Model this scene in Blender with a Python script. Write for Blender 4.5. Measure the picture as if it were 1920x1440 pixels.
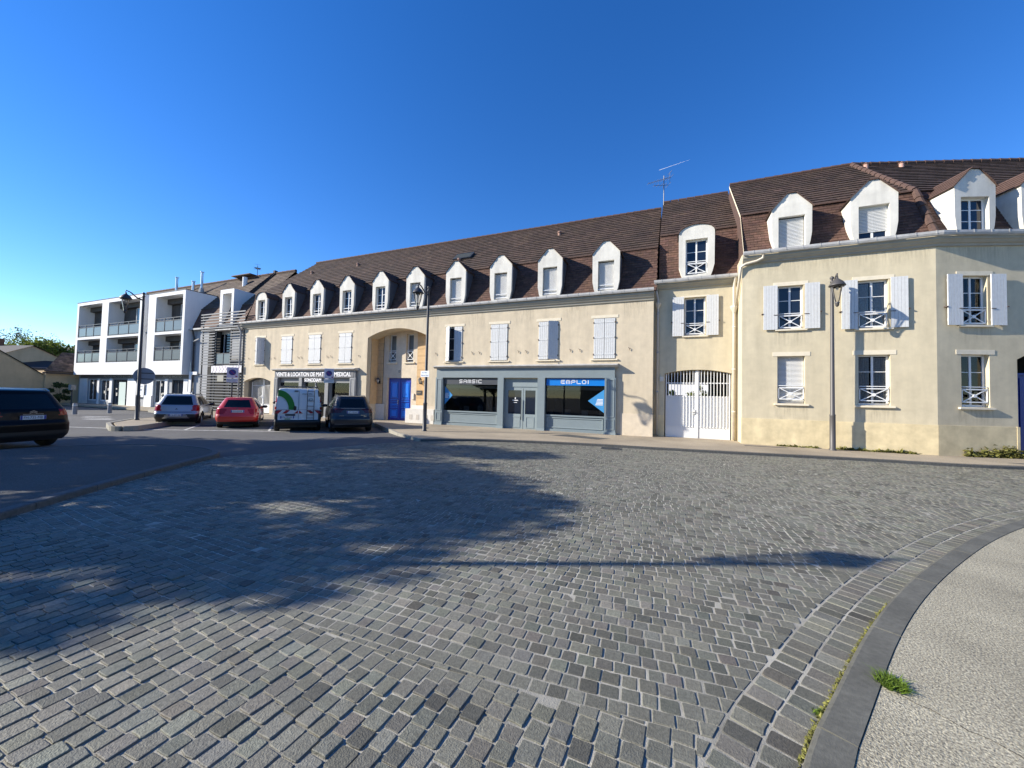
import bpy, math, random
import numpy as np
from mathutils import Vector, Matrix
from mathutils.geometry import tessellate_polygon
for o in list(bpy.data.objects): bpy.data.objects.remove(o, do_unlink=True)
C = bpy.context.scene.collection
R = math.radians
random.seed(7); rng = np.random.default_rng(11)

# ---------------------------------------------------------------- camera
cd = bpy.data.cameras.new('camera'); cam = bpy.data.objects.new('camera', cd); C.objects.link(cam)
bpy.context.scene.camera = cam
YAW, PITCH, ROLL = R(23.02), R(1.92), R(1.36)
cd.sensor_width = 36; cd.lens = 721.0 / 1920 * 36; cd.clip_start = .05; cd.clip_end = 30000
fw = Vector((-math.sin(YAW) * math.cos(PITCH), math.cos(YAW) * math.cos(PITCH), math.sin(PITCH)))
rt = Vector((math.cos(YAW), math.sin(YAW), 0)); up = rt.cross(fw)
rt2 = rt * math.cos(ROLL) + up * math.sin(ROLL); up2 = up * math.cos(ROLL) - rt * math.sin(ROLL)
mm = Matrix((rt2, up2, -fw)).transposed().to_4x4(); mm.translation = Vector((0, 0, 1.6)); cam.matrix_world = mm

# ---------------------------------------------------------------- light
SUN_EL = 25.5; LD = Vector((math.cos(R(26)), math.sin(R(26)), 0))      # horizontal travel of the sunlight
sc = bpy.context.scene
w = bpy.data.worlds.new('World'); sc.world = w; w.use_nodes = True
nt = w.node_tree; bg = nt.nodes['Background']
sky = nt.nodes.new('ShaderNodeTexSky'); sky.sky_type = 'NISHITA'; sky.sun_disc = False
sky.sun_elevation = R(SUN_EL); sky.sun_rotation = math.atan2(-LD.x, -LD.y)
sky.air_density = 1.0; sky.dust_density = 0.0; sky.ozone_density = 4.2; sky.altitude = 200
hs = nt.nodes.new('ShaderNodeHueSaturation'); hs.inputs['Saturation'].default_value = 1.26; hs.inputs['Hue'].default_value = .512
nt.links.new(sky.outputs[0], hs.inputs['Color']); nt.links.new(hs.outputs[0], bg.inputs[0]); bg.inputs[1].default_value = .128
sl = bpy.data.lights.new('sun', 'SUN'); sun = bpy.data.objects.new('sun', sl); C.objects.link(sun)
sl.energy = 5.0; sl.angle = R(.5); sl.color = (1, .93, .81)
ldir = Vector((LD.x * math.cos(R(SUN_EL)), LD.y * math.cos(R(SUN_EL)), -math.sin(R(SUN_EL))))
sun.rotation_euler = ldir.to_track_quat('-Z', 'Y').to_euler(); sun.location = (-20, -10, 30)
sc.view_settings.view_transform = 'Standard'; sc.view_settings.look = 'None'
sc.view_settings.gamma = 1; sc.view_settings.exposure = 0.8
sc.render.engine = 'CYCLES'

# ---------------------------------------------------------------- materials
MT = {}
def mat(name, col, rough=.6, metal=0, noise=0, nscale=8, bump=0, bscale=60, spec=.5, attr=None, streak=0, coat=0, emit=None, alpha_tint=None, col2=None, big=0):
    if name in MT: return MT[name]
    m = bpy.data.materials.new(name); m.use_nodes = True; n = m.node_tree; b = n.nodes['Principled BSDF']
    L = n.links; N = n.nodes.new
    b.inputs['Roughness'].default_value = rough; b.inputs['Metallic'].default_value = metal
    b.inputs['Specular IOR Level'].default_value = spec; b.inputs['Coat Weight'].default_value = coat
    b.inputs['Coat Roughness'].default_value = .05
    tc = N('ShaderNodeTexCoord'); src = None
    rgb = N('ShaderNodeRGB'); rgb.outputs[0].default_value = (*col, 1); src = rgb.outputs[0]
    def mul(src, fac_socket):
        x = N('ShaderNodeMix'); x.data_type = 'RGBA'; x.blend_type = 'MULTIPLY'; x.inputs[0].default_value = 1
        L.new(src, x.inputs[6]); L.new(fac_socket, x.inputs[7]); return x.outputs[2]
    def ntex(scale, det=5, vec=None, lo=0., hi=1., a=.3, bb=.7, rough_=.6):
        t = N('ShaderNodeTexNoise'); t.inputs['Scale'].default_value = scale; t.inputs['Detail'].default_value = det
        t.inputs['Roughness'].default_value = rough_
        L.new(vec or tc.outputs['Object'], t.inputs['Vector'])
        r = N('ShaderNodeMapRange'); r.inputs[1].default_value = a; r.inputs[2].default_value = bb
        r.inputs[3].default_value = lo; r.inputs[4].default_value = hi; L.new(t.outputs[0], r.inputs[0]); return r.outputs[0]
    if col2:
        x = N('ShaderNodeMix'); x.data_type = 'RGBA'; L.new(ntex(nscale, 6), x.inputs[0])
        L.new(src, x.inputs[6]); x.inputs[7].default_value = (*col2, 1); src = x.outputs[2]
    elif noise: src = mul(src, ntex(nscale, 6, lo=1 - noise, hi=1 + noise * .6))
    if big: src = mul(src, ntex(big, 3, lo=.72, hi=1.12))
    if streak:
        mp = N('ShaderNodeMapping'); mp.inputs['Scale'].default_value = (1, 1, .12); L.new(tc.outputs['Object'], mp.inputs[0])
        src = mul(src, ntex(2.2, 5, mp.outputs[0], lo=1 - streak, hi=1.05))
    if attr:
        a = N('ShaderNodeAttribute'); a.attribute_name = attr; src = mul(src, a.outputs['Color'])
    L.new(src, b.inputs['Base Color'])
    if bump:
        t = N('ShaderNodeTexNoise'); t.inputs['Scale'].default_value = bscale; t.inputs['Detail'].default_value = 4
        L.new(tc.outputs['Object'], t.inputs['Vector']); bp = N('ShaderNodeBump'); bp.inputs['Strength'].default_value = bump
        bp.inputs['Distance'].default_value = .01; L.new(t.outputs[0], bp.inputs['Height']); L.new(bp.outputs[0], b.inputs['Normal'])
    if emit: b.inputs['Emission Color'].default_value = (*emit[0], 1); b.inputs['Emission Strength'].default_value = emit[1]
    MT[name] = m; return m
def clear_glass(name, tint=.8):
    if name in MT: return MT[name]
    m = bpy.data.materials.new(name); m.use_nodes = True; n = m.node_tree; n.nodes.clear(); N = n.nodes.new
    o = N('ShaderNodeOutputMaterial'); mx = N('ShaderNodeMixShader'); t = N('ShaderNodeBsdfTransparent'); g = N('ShaderNodeBsdfGlossy')
    f = N('ShaderNodeFresnel'); f.inputs[0].default_value = 1.48; t.inputs[0].default_value = (tint, tint, tint, 1); g.inputs['Roughness'].default_value = .02
    n.links.new(f.outputs[0], mx.inputs[0]); n.links.new(t.outputs[0], mx.inputs[1]); n.links.new(g.outputs[0], mx.inputs[2]); n.links.new(mx.outputs[0], o.inputs[0])
    MT[name] = m; return m

plaster = mat('cream_plaster', (.635, .54, .39), .9, noise=.10, nscale=3, streak=.16, bump=.25, bscale=90)
plaster3 = mat('beige_plaster', (.62, .54, .375), .9, noise=.10, nscale=3, streak=.14, bump=.25, bscale=90)
plinth_m = mat('yellow_plinth_plaster', (.69, .575, .35), .9, noise=.2, nscale=2.5, streak=.1, bump=.25, bscale=60, col2=None)
stone_m = mat('pale_stone', (.66, .56, .42), .85, noise=.12, nscale=4, bump=.2)
lintel_m = mat('cream_lintel', (.74, .66, .50), .85, noise=.08, nscale=6)
ashlar = mat('orange_ashlar', (.62, .42, .22), .85, noise=.1, nscale=5)
ashlar_joint = mat('ashlar_joint', (.3, .2, .11), .9)
white_stone = mat('white_stone', (.72, .68, .60), .8, noise=.08)
dormer_m = mat('dormer_render', (.74, .71, .63), .85, noise=.12, nscale=3, streak=.22)
white_wood = mat('white_painted_wood', (.63, .635, .62), .5, noise=.08, nscale=10)
white_pvc = mat('white_frame', (.78, .78, .76), .4)
shutter_line = mat('shutter_joint', (.42, .44, .46), .7)
roller_m = mat('white_roller_slats', (.72, .72, .70), .5)
iron = mat('dark_iron', (.03, .03, .035), .5)
hinge_m = mat('rusty_iron', (.09, .06, .045), .7)
cornice_m = mat('painted_cornice', (.36, .34, .28), .7, noise=.1, nscale=3)
gutter_m = mat('zinc_gutter', (.46, .45, .43), .55, metal=.0, noise=.25, nscale=3)
pipe_m = mat('grey_pvc_pipe', (.42, .42, .42), .5)
pipe_cream = mat('cream_pvc_pipe', (.60, .54, .44), .5, noise=.1)
glass_dark = mat('dark_glass', (.010, .016, .03), .03, spec=.55)
glass = clear_glass('clear_glass')
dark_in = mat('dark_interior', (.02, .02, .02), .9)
curtain_m = mat('white_curtain', (.78, .76, .72), .9, noise=.4, nscale=40)
tile_up = mat('upper_roof_tile', (.075, .046, .032), .85, noise=.35, nscale=9, bump=.4, bscale=40, attr='tint', big=.5)
tile_low = mat('steep_roof_tile', (.125, .066, .046), .85, noise=.3, nscale=9, bump=.3, bscale=40, attr='tint', big=.6)
tile_brown = mat('light_brown_roof_tile', (.13, .092, .066), .85, noise=.4, nscale=6, bump=.4, bscale=40, attr='tint', big=.5)
ridge_m = mat('ridge_tile', (.095, .055, .042), .85, noise=.35, nscale=12)
under_roof = mat('roof_underlay', (.03, .02, .018), .9)
grey_paint = mat('grey_green_shopfront_paint', (.20, .245, .26), .5, noise=.06, nscale=3)
grey_light = mat('pale_grey_shopfront_paint', (.25, .30, .31), .5, noise=.06)
grey_shop = mat('warm_grey_shopfront_paint', (.22, .225, .23), .5, noise=.06)
slate_paint = mat('dark_fascia_paint', (.035, .035, .04), .5)
white_letter = mat('white_lettering', (.85, .85, .85), .5)
blue_sign = mat('bright_blue_sign', (.0, .18, .60), .4)
blue_sticker = mat('pale_blue_sticker', (.05, .26, .55), .4)
blue_door = mat('cobalt_blue_door_paint', (.0, .028, .34), .35, noise=.06)
white_wall = mat('white_render', (.80, .80, .79), .85, noise=.04, nscale=1.5, streak=.06)
grey_wall = mat('grey_render', (.36, .37, .38), .9, noise=.06)
wood_clad = mat('grey_brown_cladding', (.10, .08, .064), .7, noise=.25, nscale=5, streak=.2)
frost = mat('frosted_balustrade_glass', (.19, .22, .22), .2, spec=.25)
rail_m = mat('anthracite_metal', (.04, .045, .05), .45)
slat_m = mat('grey_aluminium_slat', (.15, .15, .155), .5)
steel = mat('steel_flue', (.5, .52, .54), .3, metal=.9)
tan_wall = mat('tan_render', (.56, .42, .25), .9, noise=.12, nscale=1.2, streak=.1)
asphalt = mat('asphalt', (.105, .103, .10), .9, noise=.3, nscale=60, bump=.5, bscale=150, big=.35)
asphalt_island = mat('coarse_asphalt', (.085, .085, .08), .9, noise=.5, nscale=45, bump=.6, bscale=120, big=.5)
pave_far = mat('buff_pavement', (.36, .30, .215), .9, noise=.25, nscale=30, bump=.4, bscale=90, big=.5)
pave_near = mat('exposed_aggregate_concrete', (.66, .60, .43), .9, nscale=85, col2=(.085, .075, .055), bump=1.0, bscale=110, big=1.2)
kerb_m = mat('grey_granite_kerb', (.135, .132, .108), .75, noise=.25, nscale=30, bump=.3, bscale=150, big=3)
kerb_dark = mat('dark_kerb', (.085, .086, .084), .8, noise=.3, nscale=20, bump=.3)
kerb_pale = mat('pale_concrete_kerb', (.30, .28, .23), .85, noise=.25, nscale=20, bump=.3)
joint_m = mat('sandy_joint', (.52, .49, .40), .95, nscale=1.3, col2=(.15, .145, .125), bump=.6, bscale=150)
sett_m = mat('granite_sett', (.5, .5, .5), .72, noise=.35, nscale=55, bump=.55, bscale=130, attr='tint', big=1.3)
paint_w = mat('worn_white_road_paint', (.50, .49, .46), .8, noise=.45, nscale=7)
lamp_m = mat('grey_lamp_metal', (.085, .08, .078), .5, metal=.2)
lamp_dark = mat('dark_lamp_metal', (.05, .05, .055), .5, metal=.2)
lantern_glass = mat('lantern_glass', (.55, .52, .45), .2)
sign_face = mat('sign_face_pale', (.55, .53, .62), .5)
sign_blue = mat('sign_blue', (.03, .03, .20), .5)
sign_red = mat('sign_red', (.30, .03, .08), .5)
sign_grey = mat('sign_back_grey', (.22, .25, .30), .5, metal=.3)
def leafmat(name, c, tr):
    m = mat(name, c, .7, attr='tint'); n = m.node_tree; b = n.nodes['Principled BSDF']; t = n.nodes.new('ShaderNodeBsdfTranslucent'); mx = n.nodes.new('ShaderNodeMixShader'); mx.inputs[0].default_value = tr
    n.links.new(b.inputs['Base Color'].links[0].from_socket, t.inputs[0]); n.links.new(b.outputs[0], mx.inputs[1]); n.links.new(t.outputs[0], mx.inputs[2]); n.links.new(mx.outputs[0], n.nodes['Material Output'].inputs[0]); return m
green_leaf = leafmat('green_leaf', (.045, .075, .02), .3); yellow_leaf = leafmat('yellow_green_leaf', (.13, .16, .025), .4); bare_leaf = leafmat('grey_green_leaf', (.07, .085, .055), .3)
bark = mat('bark', (.09, .07, .05), .9, noise=.3, nscale=10)
grass_m = leafmat('grass_blade', (.12, .19, .02), .3); weed_m = leafmat('weed_leaf', (.17, .165, .055), .2)
tyre_m = mat('tyre_rubber', (.012, .012, .012), .8)
rim_m = mat('alloy_rim', (.35, .36, .38), .3, metal=.8)
black_plastic = mat('black_plastic', (.012, .012, .013), .5)
tail_red = mat('tail_light_red', (.30, .008, .01), .12)
tail_clear = mat('tail_light_clear', (.45, .40, .40), .15)
plate_white = mat('plate_white', (.6, .62, .65), .4)
plate_blue = mat('plate_blue', (.01, .03, .25), .4)
text_black = mat('black_text', (.01, .01, .012), .5)
chrome = mat('chrome', (.55, .56, .58), .15, metal=1)
contrail_m = mat('white_vapour', (.8, .8, .8), 1)

# ---------------------------------------------------------------- mesh builder
SPLIT = {'plinth', 'ashlar_facing', 'ashlar_joint', 'moulding', 'shop_pier', 'shutter_catch', 'hinge', 'door_leaf', 'meter_cabinet', 'sticker_text', 'arrow_sticker', 'spot_light', 'desk', 'window_poster', 'arrow_mark', 'screen_post', 'hopper', 'passage', 'white_portal', 'door_panel', 'plate_band', 'model_badge', 'wheel_well', 'sign_bracket', 'recess_reveal', 'rear_roof_slope', 'door_sticker', 'notice_text', 'curtain', 'screen_shade_panel', 'shop_interior', 'balcony_render', 'plate_text'}
class MB:
    def __init__(s, T=None): s.v = []; s.f = []; s.T = T or Matrix(); s.tint = []; s.ch = []
    def add(s, pts, faces, tint=None):
        b = len(s.v); s.ch.append((b, len(s.f), b + len(pts), len(s.f) + len(faces))); s.v += [tuple(s.T @ Vector(p)) for p in pts]; s.f += [tuple(b + i for i in f) for f in faces]
        s.tint += [tint or (1, 1, 1)] * len(faces)
    def quad(s, a, b, c, d, tint=None): s.add([a, b, c, d], [(0, 1, 2, 3)], tint)
    def box(s, x0, x1, y0, y1, z0, z1, M=None):
        p = [(x, y, z) for x in (x0, x1) for y in (y0, y1) for z in (z0, z1)]
        if M: p = [tuple(M @ Vector(q)) for q in p]
        s.add(p, [(0, 1, 3, 2), (4, 6, 7, 5), (0, 4, 5, 1), (2, 3, 7, 6), (0, 2, 6, 4), (1, 5, 7, 3)])
    def prism(s, poly, y0, y1, cap=True):           # polygon in x,z extruded along y
        n = len(poly); p = [(x, y0, z) for x, z in poly] + [(x, y1, z) for x, z in poly]
        s.add(p, [(i, (i + 1) % n, n + (i + 1) % n, n + i) for i in range(n)])
        if cap:
            t = tessellate_polygon([[Vector((x, z, 0)) for x, z in poly]])
            s.add(p, [tuple(q) for q in t] + [tuple(n + i for i in q) for q in t])
    def slab(s, poly, z0, z1):                      # polygon in x,y extruded along z
        n = len(poly); p = [(x, y, z0) for x, y in poly] + [(x, y, z1) for x, y in poly]
        s.add(p, [(i, (i + 1) % n, n + (i + 1) % n, n + i) for i in range(n)])
        t = tessellate_polygon([[Vector((x, y, 0)) for x, y in poly]])
        s.add(p, [tuple(n + i for i in q) for q in t])
    def wall(s, outer, holes, y, depth):            # front face with openings and their reveals
        polys = [outer] + holes; flat = [q for h in polys for q in h]
        t = tessellate_polygon([[Vector((x, z, 0)) for x, z in h] for h in polys])
        s.add([(x, y, z) for x, z in flat], [tuple(q) for q in t])
        for h in holes:
            n = len(h); s.add([(x, y, z) for x, z in h] + [(x, y + depth, z) for x, z in h], [(i, (i + 1) % n, n + (i + 1) % n, n + i) for i in range(n)])
    def extr_x(s, prof, x0, x1):                    # profile in y,z extruded along x
        n = len(prof); p = [(x0, y, z) for y, z in prof] + [(x1, y, z) for y, z in prof]
        s.add(p, [(i, (i + 1) % n, n + (i + 1) % n, n + i) for i in range(n)])
        t = tessellate_polygon([[Vector((y, z, 0)) for y, z in prof]]); s.add(p, [tuple(q) for q in t] + [tuple(n + i for i in q) for q in t])
    def tube(s, path, r, seg=10, cap=True):
        rs = r if isinstance(r, (list, tuple)) else [r] * len(path); pts = []; path = [Vector(p) for p in path]
        for i, p in enumerate(path):
            d = (path[min(i + 1, len(path) - 1)] - path[max(i - 1, 0)]).normalized()
            a = d.orthogonal().normalized() if abs(d.z) < .99 else Vector((1, 0, 0)); b = d.cross(a).normalized(); a = b.cross(d)
            if i and (a - pa).length > 1: 
                a = (pa - d * pa.dot(d)).normalized(); b = d.cross(a)
            elif i: a = (pa - d * pa.dot(d)).normalized(); b = d.cross(a)
            pa = a
            pts += [tuple(p + a * (rs[i] * math.cos(t * 2 * math.pi / seg)) + b * (rs[i] * math.sin(t * 2 * math.pi / seg))) for t in range(seg)]
        f = [(i * seg + j, i * seg + (j + 1) % seg, (i + 1) * seg + (j + 1) % seg, (i + 1) * seg + j) for i in range(len(path) - 1) for j in range(seg)]
        if cap: f += [tuple(range(seg)), tuple((len(path) - 1) * seg + j for j in range(seg))]
        s.add(pts, f)
    def lathe(s, prof, c=(0, 0, 0), seg=16, M=None):  # (r,z) about z
        pts = [(c[0] + r * math.cos(t * 2 * math.pi / seg), c[1] + r * math.sin(t * 2 * math.pi / seg), c[2] + z) for r, z in prof for t in range(seg)]
        if M: pts = [tuple(M @ Vector(p)) for p in pts]
        f = [(i * seg + j, i * seg + (j + 1) % seg, (i + 1) * seg + (j + 1) % seg, (i + 1) * seg + j) for i in range(len(prof) - 1) for j in range(seg)]
        s.add(pts, f)
    def ribbon(s, pts, wd, y, th=.01):              # flat stroke in x,z plane facing -y
        for (x0, z0), (x1, z1) in zip(pts, pts[1:]):
            d = Vector((x1 - x0, z1 - z0)); l = d.length
            if l < 1e-6: continue
            d /= l; nx, nz = -d.y * wd / 2, d.x * wd / 2; e = d * wd / 2
            q = [(x0 - e.x + nx, z0 - e.y + nz), (x0 - e.x - nx, z0 - e.y - nz), (x1 + e.x - nx, z1 + e.y - nz), (x1 + e.x + nx, z1 + e.y + nz)]
            s.prism(q, y - th, y)
    def build(s, name, material, parent=None, smooth=False):
        if name in SPLIT and len(s.ch) > 1:
            bb = []; 
            for v0, f0, v1, f1 in s.ch: a = np.array(s.v[v0:v1]); bb.append((a.min(0) - .035, a.max(0) + .035))
            grp = list(range(len(bb)))
            def find(i):
                while grp[i] != i: i = grp[i]
                return i
            for i in range(len(bb)):
                for j in range(i):
                    if (bb[i][0] < bb[j][1]).all() and (bb[j][0] < bb[i][1]).all(): grp[find(i)] = find(j)
            out = None
            roots = sorted({find(i) for i in range(len(bb))})
            if len(roots) > 1:
                for r_ in roots:
                    m = MB(); 
                    for i, (v0, f0, v1, f1) in enumerate(s.ch):
                        if find(i) == r_: o_ = len(m.v) - v0; m.v += s.v[v0:v1]; m.f += [tuple(q + o_ for q in f) for f in s.f[f0:f1]]; m.tint += s.tint[f0:f1]
                    out = m.build(name, material, parent, smooth)
                return out
        me = bpy.data.meshes.new(name); me.from_pydata(s.v, [], s.f)
        if any(t != (1, 1, 1) for t in s.tint):
            a = me.color_attributes.new('tint', 'FLOAT_COLOR', 'CORNER')
            ar = np.ones((len(me.loops), 4), dtype=np.float32); k = 0
            cnt = np.array([len(f) for f in s.f]); ar[:, :3] = np.repeat(np.array(s.tint, dtype=np.float32), cnt, axis=0)
            a.data.foreach_set('color', ar.ravel())
        me.materials.append(material)
        if smooth: me.polygons.foreach_set('use_smooth', [True] * len(me.polygons))
        me.update(); o = bpy.data.objects.new(name, me); C.objects.link(o)
        if parent: o.parent = parent
        return o
def tag(o, label=None, cat=None, group=None, kind=None):
    if label: o['label'] = label
    if cat: o['category'] = cat
    if group: o['group'] = group
    if kind: o['kind'] = kind
    return o
def empty(name, loc, rz=0, label=None, cat=None, group=None):
    o = bpy.data.objects.new(name, None); C.objects.link(o); o.location = loc; o.rotation_euler = (0, 0, rz); o.empty_display_size = .2
    return tag(o, label, cat, group)
def copy_tree(o, parent=None):
    kids = [c for c in o.children]; c = o.copy(); C.objects.link(c)
    if parent: c.parent = parent
    for k in kids: copy_tree(k, c)
    return c
def arc(x0, x1, zs, zt, n=14):                      # segmental arch points from x1 to x0 (right to left)
    return [(x1 + (x0 - x1) * i / n, zs + (zt - zs) * (1 - (2 * i / n - 1) ** 2)) for i in range(n + 1)]
def rect(x0, x1, z0, z1): return [(x0, z0), (x1, z0), (x1, z1), (x0, z1)]
def text(txt, name, material, parent, T, x0, x1, z, h, y, th=.01, bold=0):
    """lettering as mesh in the facade plane: spans x0..x1, baseline z, cap height h"""
    cu = bpy.data.curves.new(name, 'FONT'); cu.body = txt; cu.size = 1; cu.extrude = .5; cu.offset = bold; cu.resolution_u = 3
    o = bpy.data.objects.new(name, cu); C.objects.link(o); bpy.context.view_layer.update()
    me = bpy.data.meshes.new_from_object(o.evaluated_get(bpy.context.evaluated_depsgraph_get())); bpy.data.objects.remove(o)
    vs = np.array([v.co[:] for v in me.vertices]); mn = vs.min(0); mx = vs.max(0)
    for v in me.vertices:
        c = v.co; p = Vector((x0 + (c.x - mn[0]) / (mx[0] - mn[0]) * (x1 - x0), y - th * (c.z + .5), z + (c.y) / .70 * h)); v.co = T @ p
    me.materials.clear(); me.materials.append(material); o = bpy.data.objects.new(name, me); C.objects.link(o); o.parent = parent
    return o
I4 = Matrix()

# ================================================================ ground
def poly_mask(px, py, poly):
    inside = np.zeros(px.shape, bool); n = len(poly)
    for i in range(n):
        x0, y0 = poly[i]; x1, y1 = poly[(i + 1) % n]
        c = ((y0 > py) != (y1 > py)) & (px < (x1 - x0) * (py - y0) / (y1 - y0 + 1e-12) + x0); inside ^= c
    return inside
def smooth_line(P, it=3):
    for _ in range(it):
        Q = [P[0]]
        for a, b in zip(P, P[1:]): Q += [(a[0] * .75 + b[0] * .25, a[1] * .75 + b[1] * .25), (a[0] * .25 + b[0] * .75, a[1] * .25 + b[1] * .75)]
        P = Q + [P[-1]]
    return P
def offset(P, d):
    out = []
    for i, p in enumerate(P):
        a = P[max(i - 1, 0)]; b = P[min(i + 1, len(P) - 1)]; dx, dy = b[0] - a[0], b[1] - a[1]; l = math.hypot(dx, dy) or 1
        out.append((p[0] - dy / l * d, p[1] + dx / l * d))
    return out
g = MB(); S = 6000; g.quad((-S, -S, -.16), (S, -S, -.16), (S, S, -.16), (-S, S, -.16)); tag(g.build('ground', mat('distant_ground', (.10, .10, .08), .95, noise=.3, nscale=.05)), 'flat dull ground reaching the horizon', kind='structure')
def zroad(x): t_ = min(1, max(0, (-9.5 - x) / 3.5)); return -.035 - .085 * t_ * t_ * (3 - 2 * t_)
g = MB(); xs_ = [-90, -40] + [-13 + .35 * i for i in range(11)] + [60]
for xa, xb in zip(xs_, xs_[1:]): g.quad((xa, -40, zroad(xa)), (xb, -40, zroad(xb)), (xb, 60, zroad(xb)), (xa, 60, zroad(xa)))
tag(g.build('road', asphalt), 'grey asphalt road and square', kind='structure')
FK = smooth_line([(-8.1, 11.1), (-7.2, 11.9), (-5.6, 12.65), (-2.8, 13.3), (0, 13.55), (2.5, 13.9), (5, 14.35), (7.4, 14.5), (9, 15.0), (12, 16.2), (18, 19)], 2)
RK = smooth_line([(.1, -3), (.12, 0), (.25, 1.3), (.52, 2.12), (.8, 2.65), (1.2, 3.42), (1.72, 4.29), (2.42, 5.31), (3.41, 6.63), (4.58, 7.95), (6.3, 9.5), (9, 11.2), (16, 14)], 3)
AE = smooth_line([(-9.95, 5.75), (-9.42, 7.43), (-8.9, 9.4), (-8.1, 11.1)], 2)
IK = smooth_line([(-5.0, -4), (-5.4, -1.5), (-6.1, .2), (-7.0, 1.5), (-7.75, 2.4), (-8.66, 3.65), (-9.2, 4.5), (-9.6, 5.1), (-9.95, 5.75), (-10.6, 6.15), (-11.4, 6.3), (-12.6, 6.2), (-13.7, 5.6), (-14.3, 4.8), (-14.5, 3.7), (-14.6, 1), (-15, -6)], 3)
ik_end = min(range(len(IK)), key=lambda i: (IK[i][0] + 9.95) ** 2 + (IK[i][1] - 5.75) ** 2)
cob_poly = IK[:ik_end + 1] + AE[1:] + FK + [(18, 14)] + RK[::-1]
g = MB(); t = tessellate_polygon([[Vector((x, y, 0)) for x, y in cob_poly]]); g.add([(x, y, -.0038) for x, y in cob_poly], [tuple(q) for q in t]); 
tag(g.build('paving_bed', joint_m), 'sandy bed showing in the joints between the setts', kind='structure')
# setts, one real stone each
def dist_line(px, py, P):
    d = np.full(px.shape, 1e9)
    for (ax, ay), (bx, by) in zip(P, P[1:]):
        dx, dy = bx - ax, by - ay; l2 = dx * dx + dy * dy + 1e-12; t = np.clip(((px - ax) * dx + (py - ay) * dy) / l2, 0, 1)
        d = np.minimum(d, np.hypot(px - ax - t * dx, py - ay - t * dy))
    return d
ST = []   # cx,cy,hx,hy,ang,gap
# zone A: courses along Y in the foreground
def seamY(x): return 2.05 + .10 * np.sin(x * 1.1 + .6)
x = -9.5; ci = 0
while x < .6:
    wd = .106 + rng.uniform(-.006, .008); y = -3 + rng.uniform(0, .15)
    while y < 2.35:
        l = rng.uniform(.10, .138); ST.append((x + wd / 2 + .035 * math.sin((y + l / 2) * 1.3 + .4), y + l / 2, wd / 2, l / 2, .045 * math.cos(y * 1.3 + .4), 0)); y += l
    x += wd
# zone B: courses along X
y = 1.7; ci = 0
while y < 19:
    wd = .099 + rng.uniform(-.004, .008); x = -11 + rng.uniform(0, .15)
    while x < 18:
        l = rng.uniform(.09, .12); xm = x + l / 2
        yy = y + wd / 2 + .12 * math.sin(xm * .55 + .8) + .02 * math.sin(xm * 2.3) + .10 * max(0, xm - 1) 
        ST.append((xm, yy, l / 2, wd / 2, .066 * math.cos(xm * .55 + .8) + .046 * math.cos(xm * 2.3) + (.10 if xm > 1 else 0), 1)); x += l
    y += wd
ST = np.array(ST)
inp = poly_mask(ST[:, 0], ST[:, 1], cob_poly)
sm = seamY(ST[:, 0]); zoneA = ST[:, 5] == 0; dk_ = dist_line(ST[:, 0], ST[:, 1], RK)
seam_ok = np.where(zoneA, ST[:, 1] < sm + .06, ST[:, 1] > sm - .05)
near = (np.abs(ST[:, 1] - sm) < .11) | (dk_ < .43)
near &= inp & seam_ok & (dk_ > .27); CUT = ST[near]
ST = ST[inp & seam_ok & (dk_ > .33) & ~near & (dist_line(ST[:, 0], ST[:, 1], IK[:ik_end + 1]) > .02)]
gut = []
for off, wd in ((.082, .158), (.243, .158)):
    P = offset(RK, off); acc = 0
    for (ax, ay), (bx, by) in zip(P, P[1:]):
        L_ = math.hypot(bx - ax, by - ay)
        while acc < L_:
            l = .115 + rng.uniform(-.01, .012); t_ = (acc + l / 2) / L_; ang = math.atan2(by - ay, bx - ax)
            gut.append((ax + (bx - ax) * t_, ay + (by - ay) * t_, l / 2, wd / 2, ang, 2)); acc += l
        acc -= L_
ST = np.vstack([ST, np.array(gut)]); n = len(ST)
shape = np.array([(-1, -.86), (-.90, -1), (0, -1.0), (.90, -1), (1, -.86), (1, .86), (.90, 1), (0, 1.0), (-.90, 1), (-1, .86)]); K = len(shape)
gapx = np.where(ST[:, 5] == 0, .0048, .0042) + rng.uniform(0, .0018, n); gapy = np.where(ST[:, 5] == 0, .0035, .0036) + rng.uniform(0, .0015, n)
hx = (ST[:, 2] - gapx) * rng.uniform(.975, 1.01, n); hy = (ST[:, 3] - gapy) * rng.uniform(.97, 1.01, n); an = ST[:, 4] + rng.normal(0, .014, n)
zt = np.where(ST[:, 5] == 0, .004 + rng.normal(0, .0022, n), rng.normal(0, .0013, n)); tx = rng.normal(0, .016, n); ty = rng.normal(0, .014, n)
V = np.zeros((n, 3 * K, 3)); jit = rng.normal(0, .0016, (n, K, 2))
for r_, (ins, dz) in enumerate(((0, -.03), (0.0005, -.0026), (.0036, .0))):
    lx = shape[None, :, 0] * (hx[:, None] - ins) + jit[:, :, 0]; ly = shape[None, :, 1] * (hy[:, None] - ins) + jit[:, :, 1]
    V[:, r_ * K:(r_ + 1) * K, 0] = ST[:, 0:1] + lx * np.cos(an)[:, None] - ly * np.sin(an)[:, None]
    V[:, r_ * K:(r_ + 1) * K, 1] = ST[:, 1:2] + lx * np.sin(an)[:, None] + ly * np.cos(an)[:, None]
    V[:, r_ * K:(r_ + 1) * K, 2] = zt[:, None] + dz + (tx[:, None] * lx + ty[:, None] * ly if r_ else 0)
F4 = [];
for r_ in range(2):
    for j in range(K): F4.append((r_ * K + j, r_ * K + (j + 1) % K, (r_ + 1) * K + (j + 1) % K, (r_ + 1) * K + j))
F4 = np.array(F4); base = (np.arange(n) * 3 * K)[:, None, None]
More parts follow.
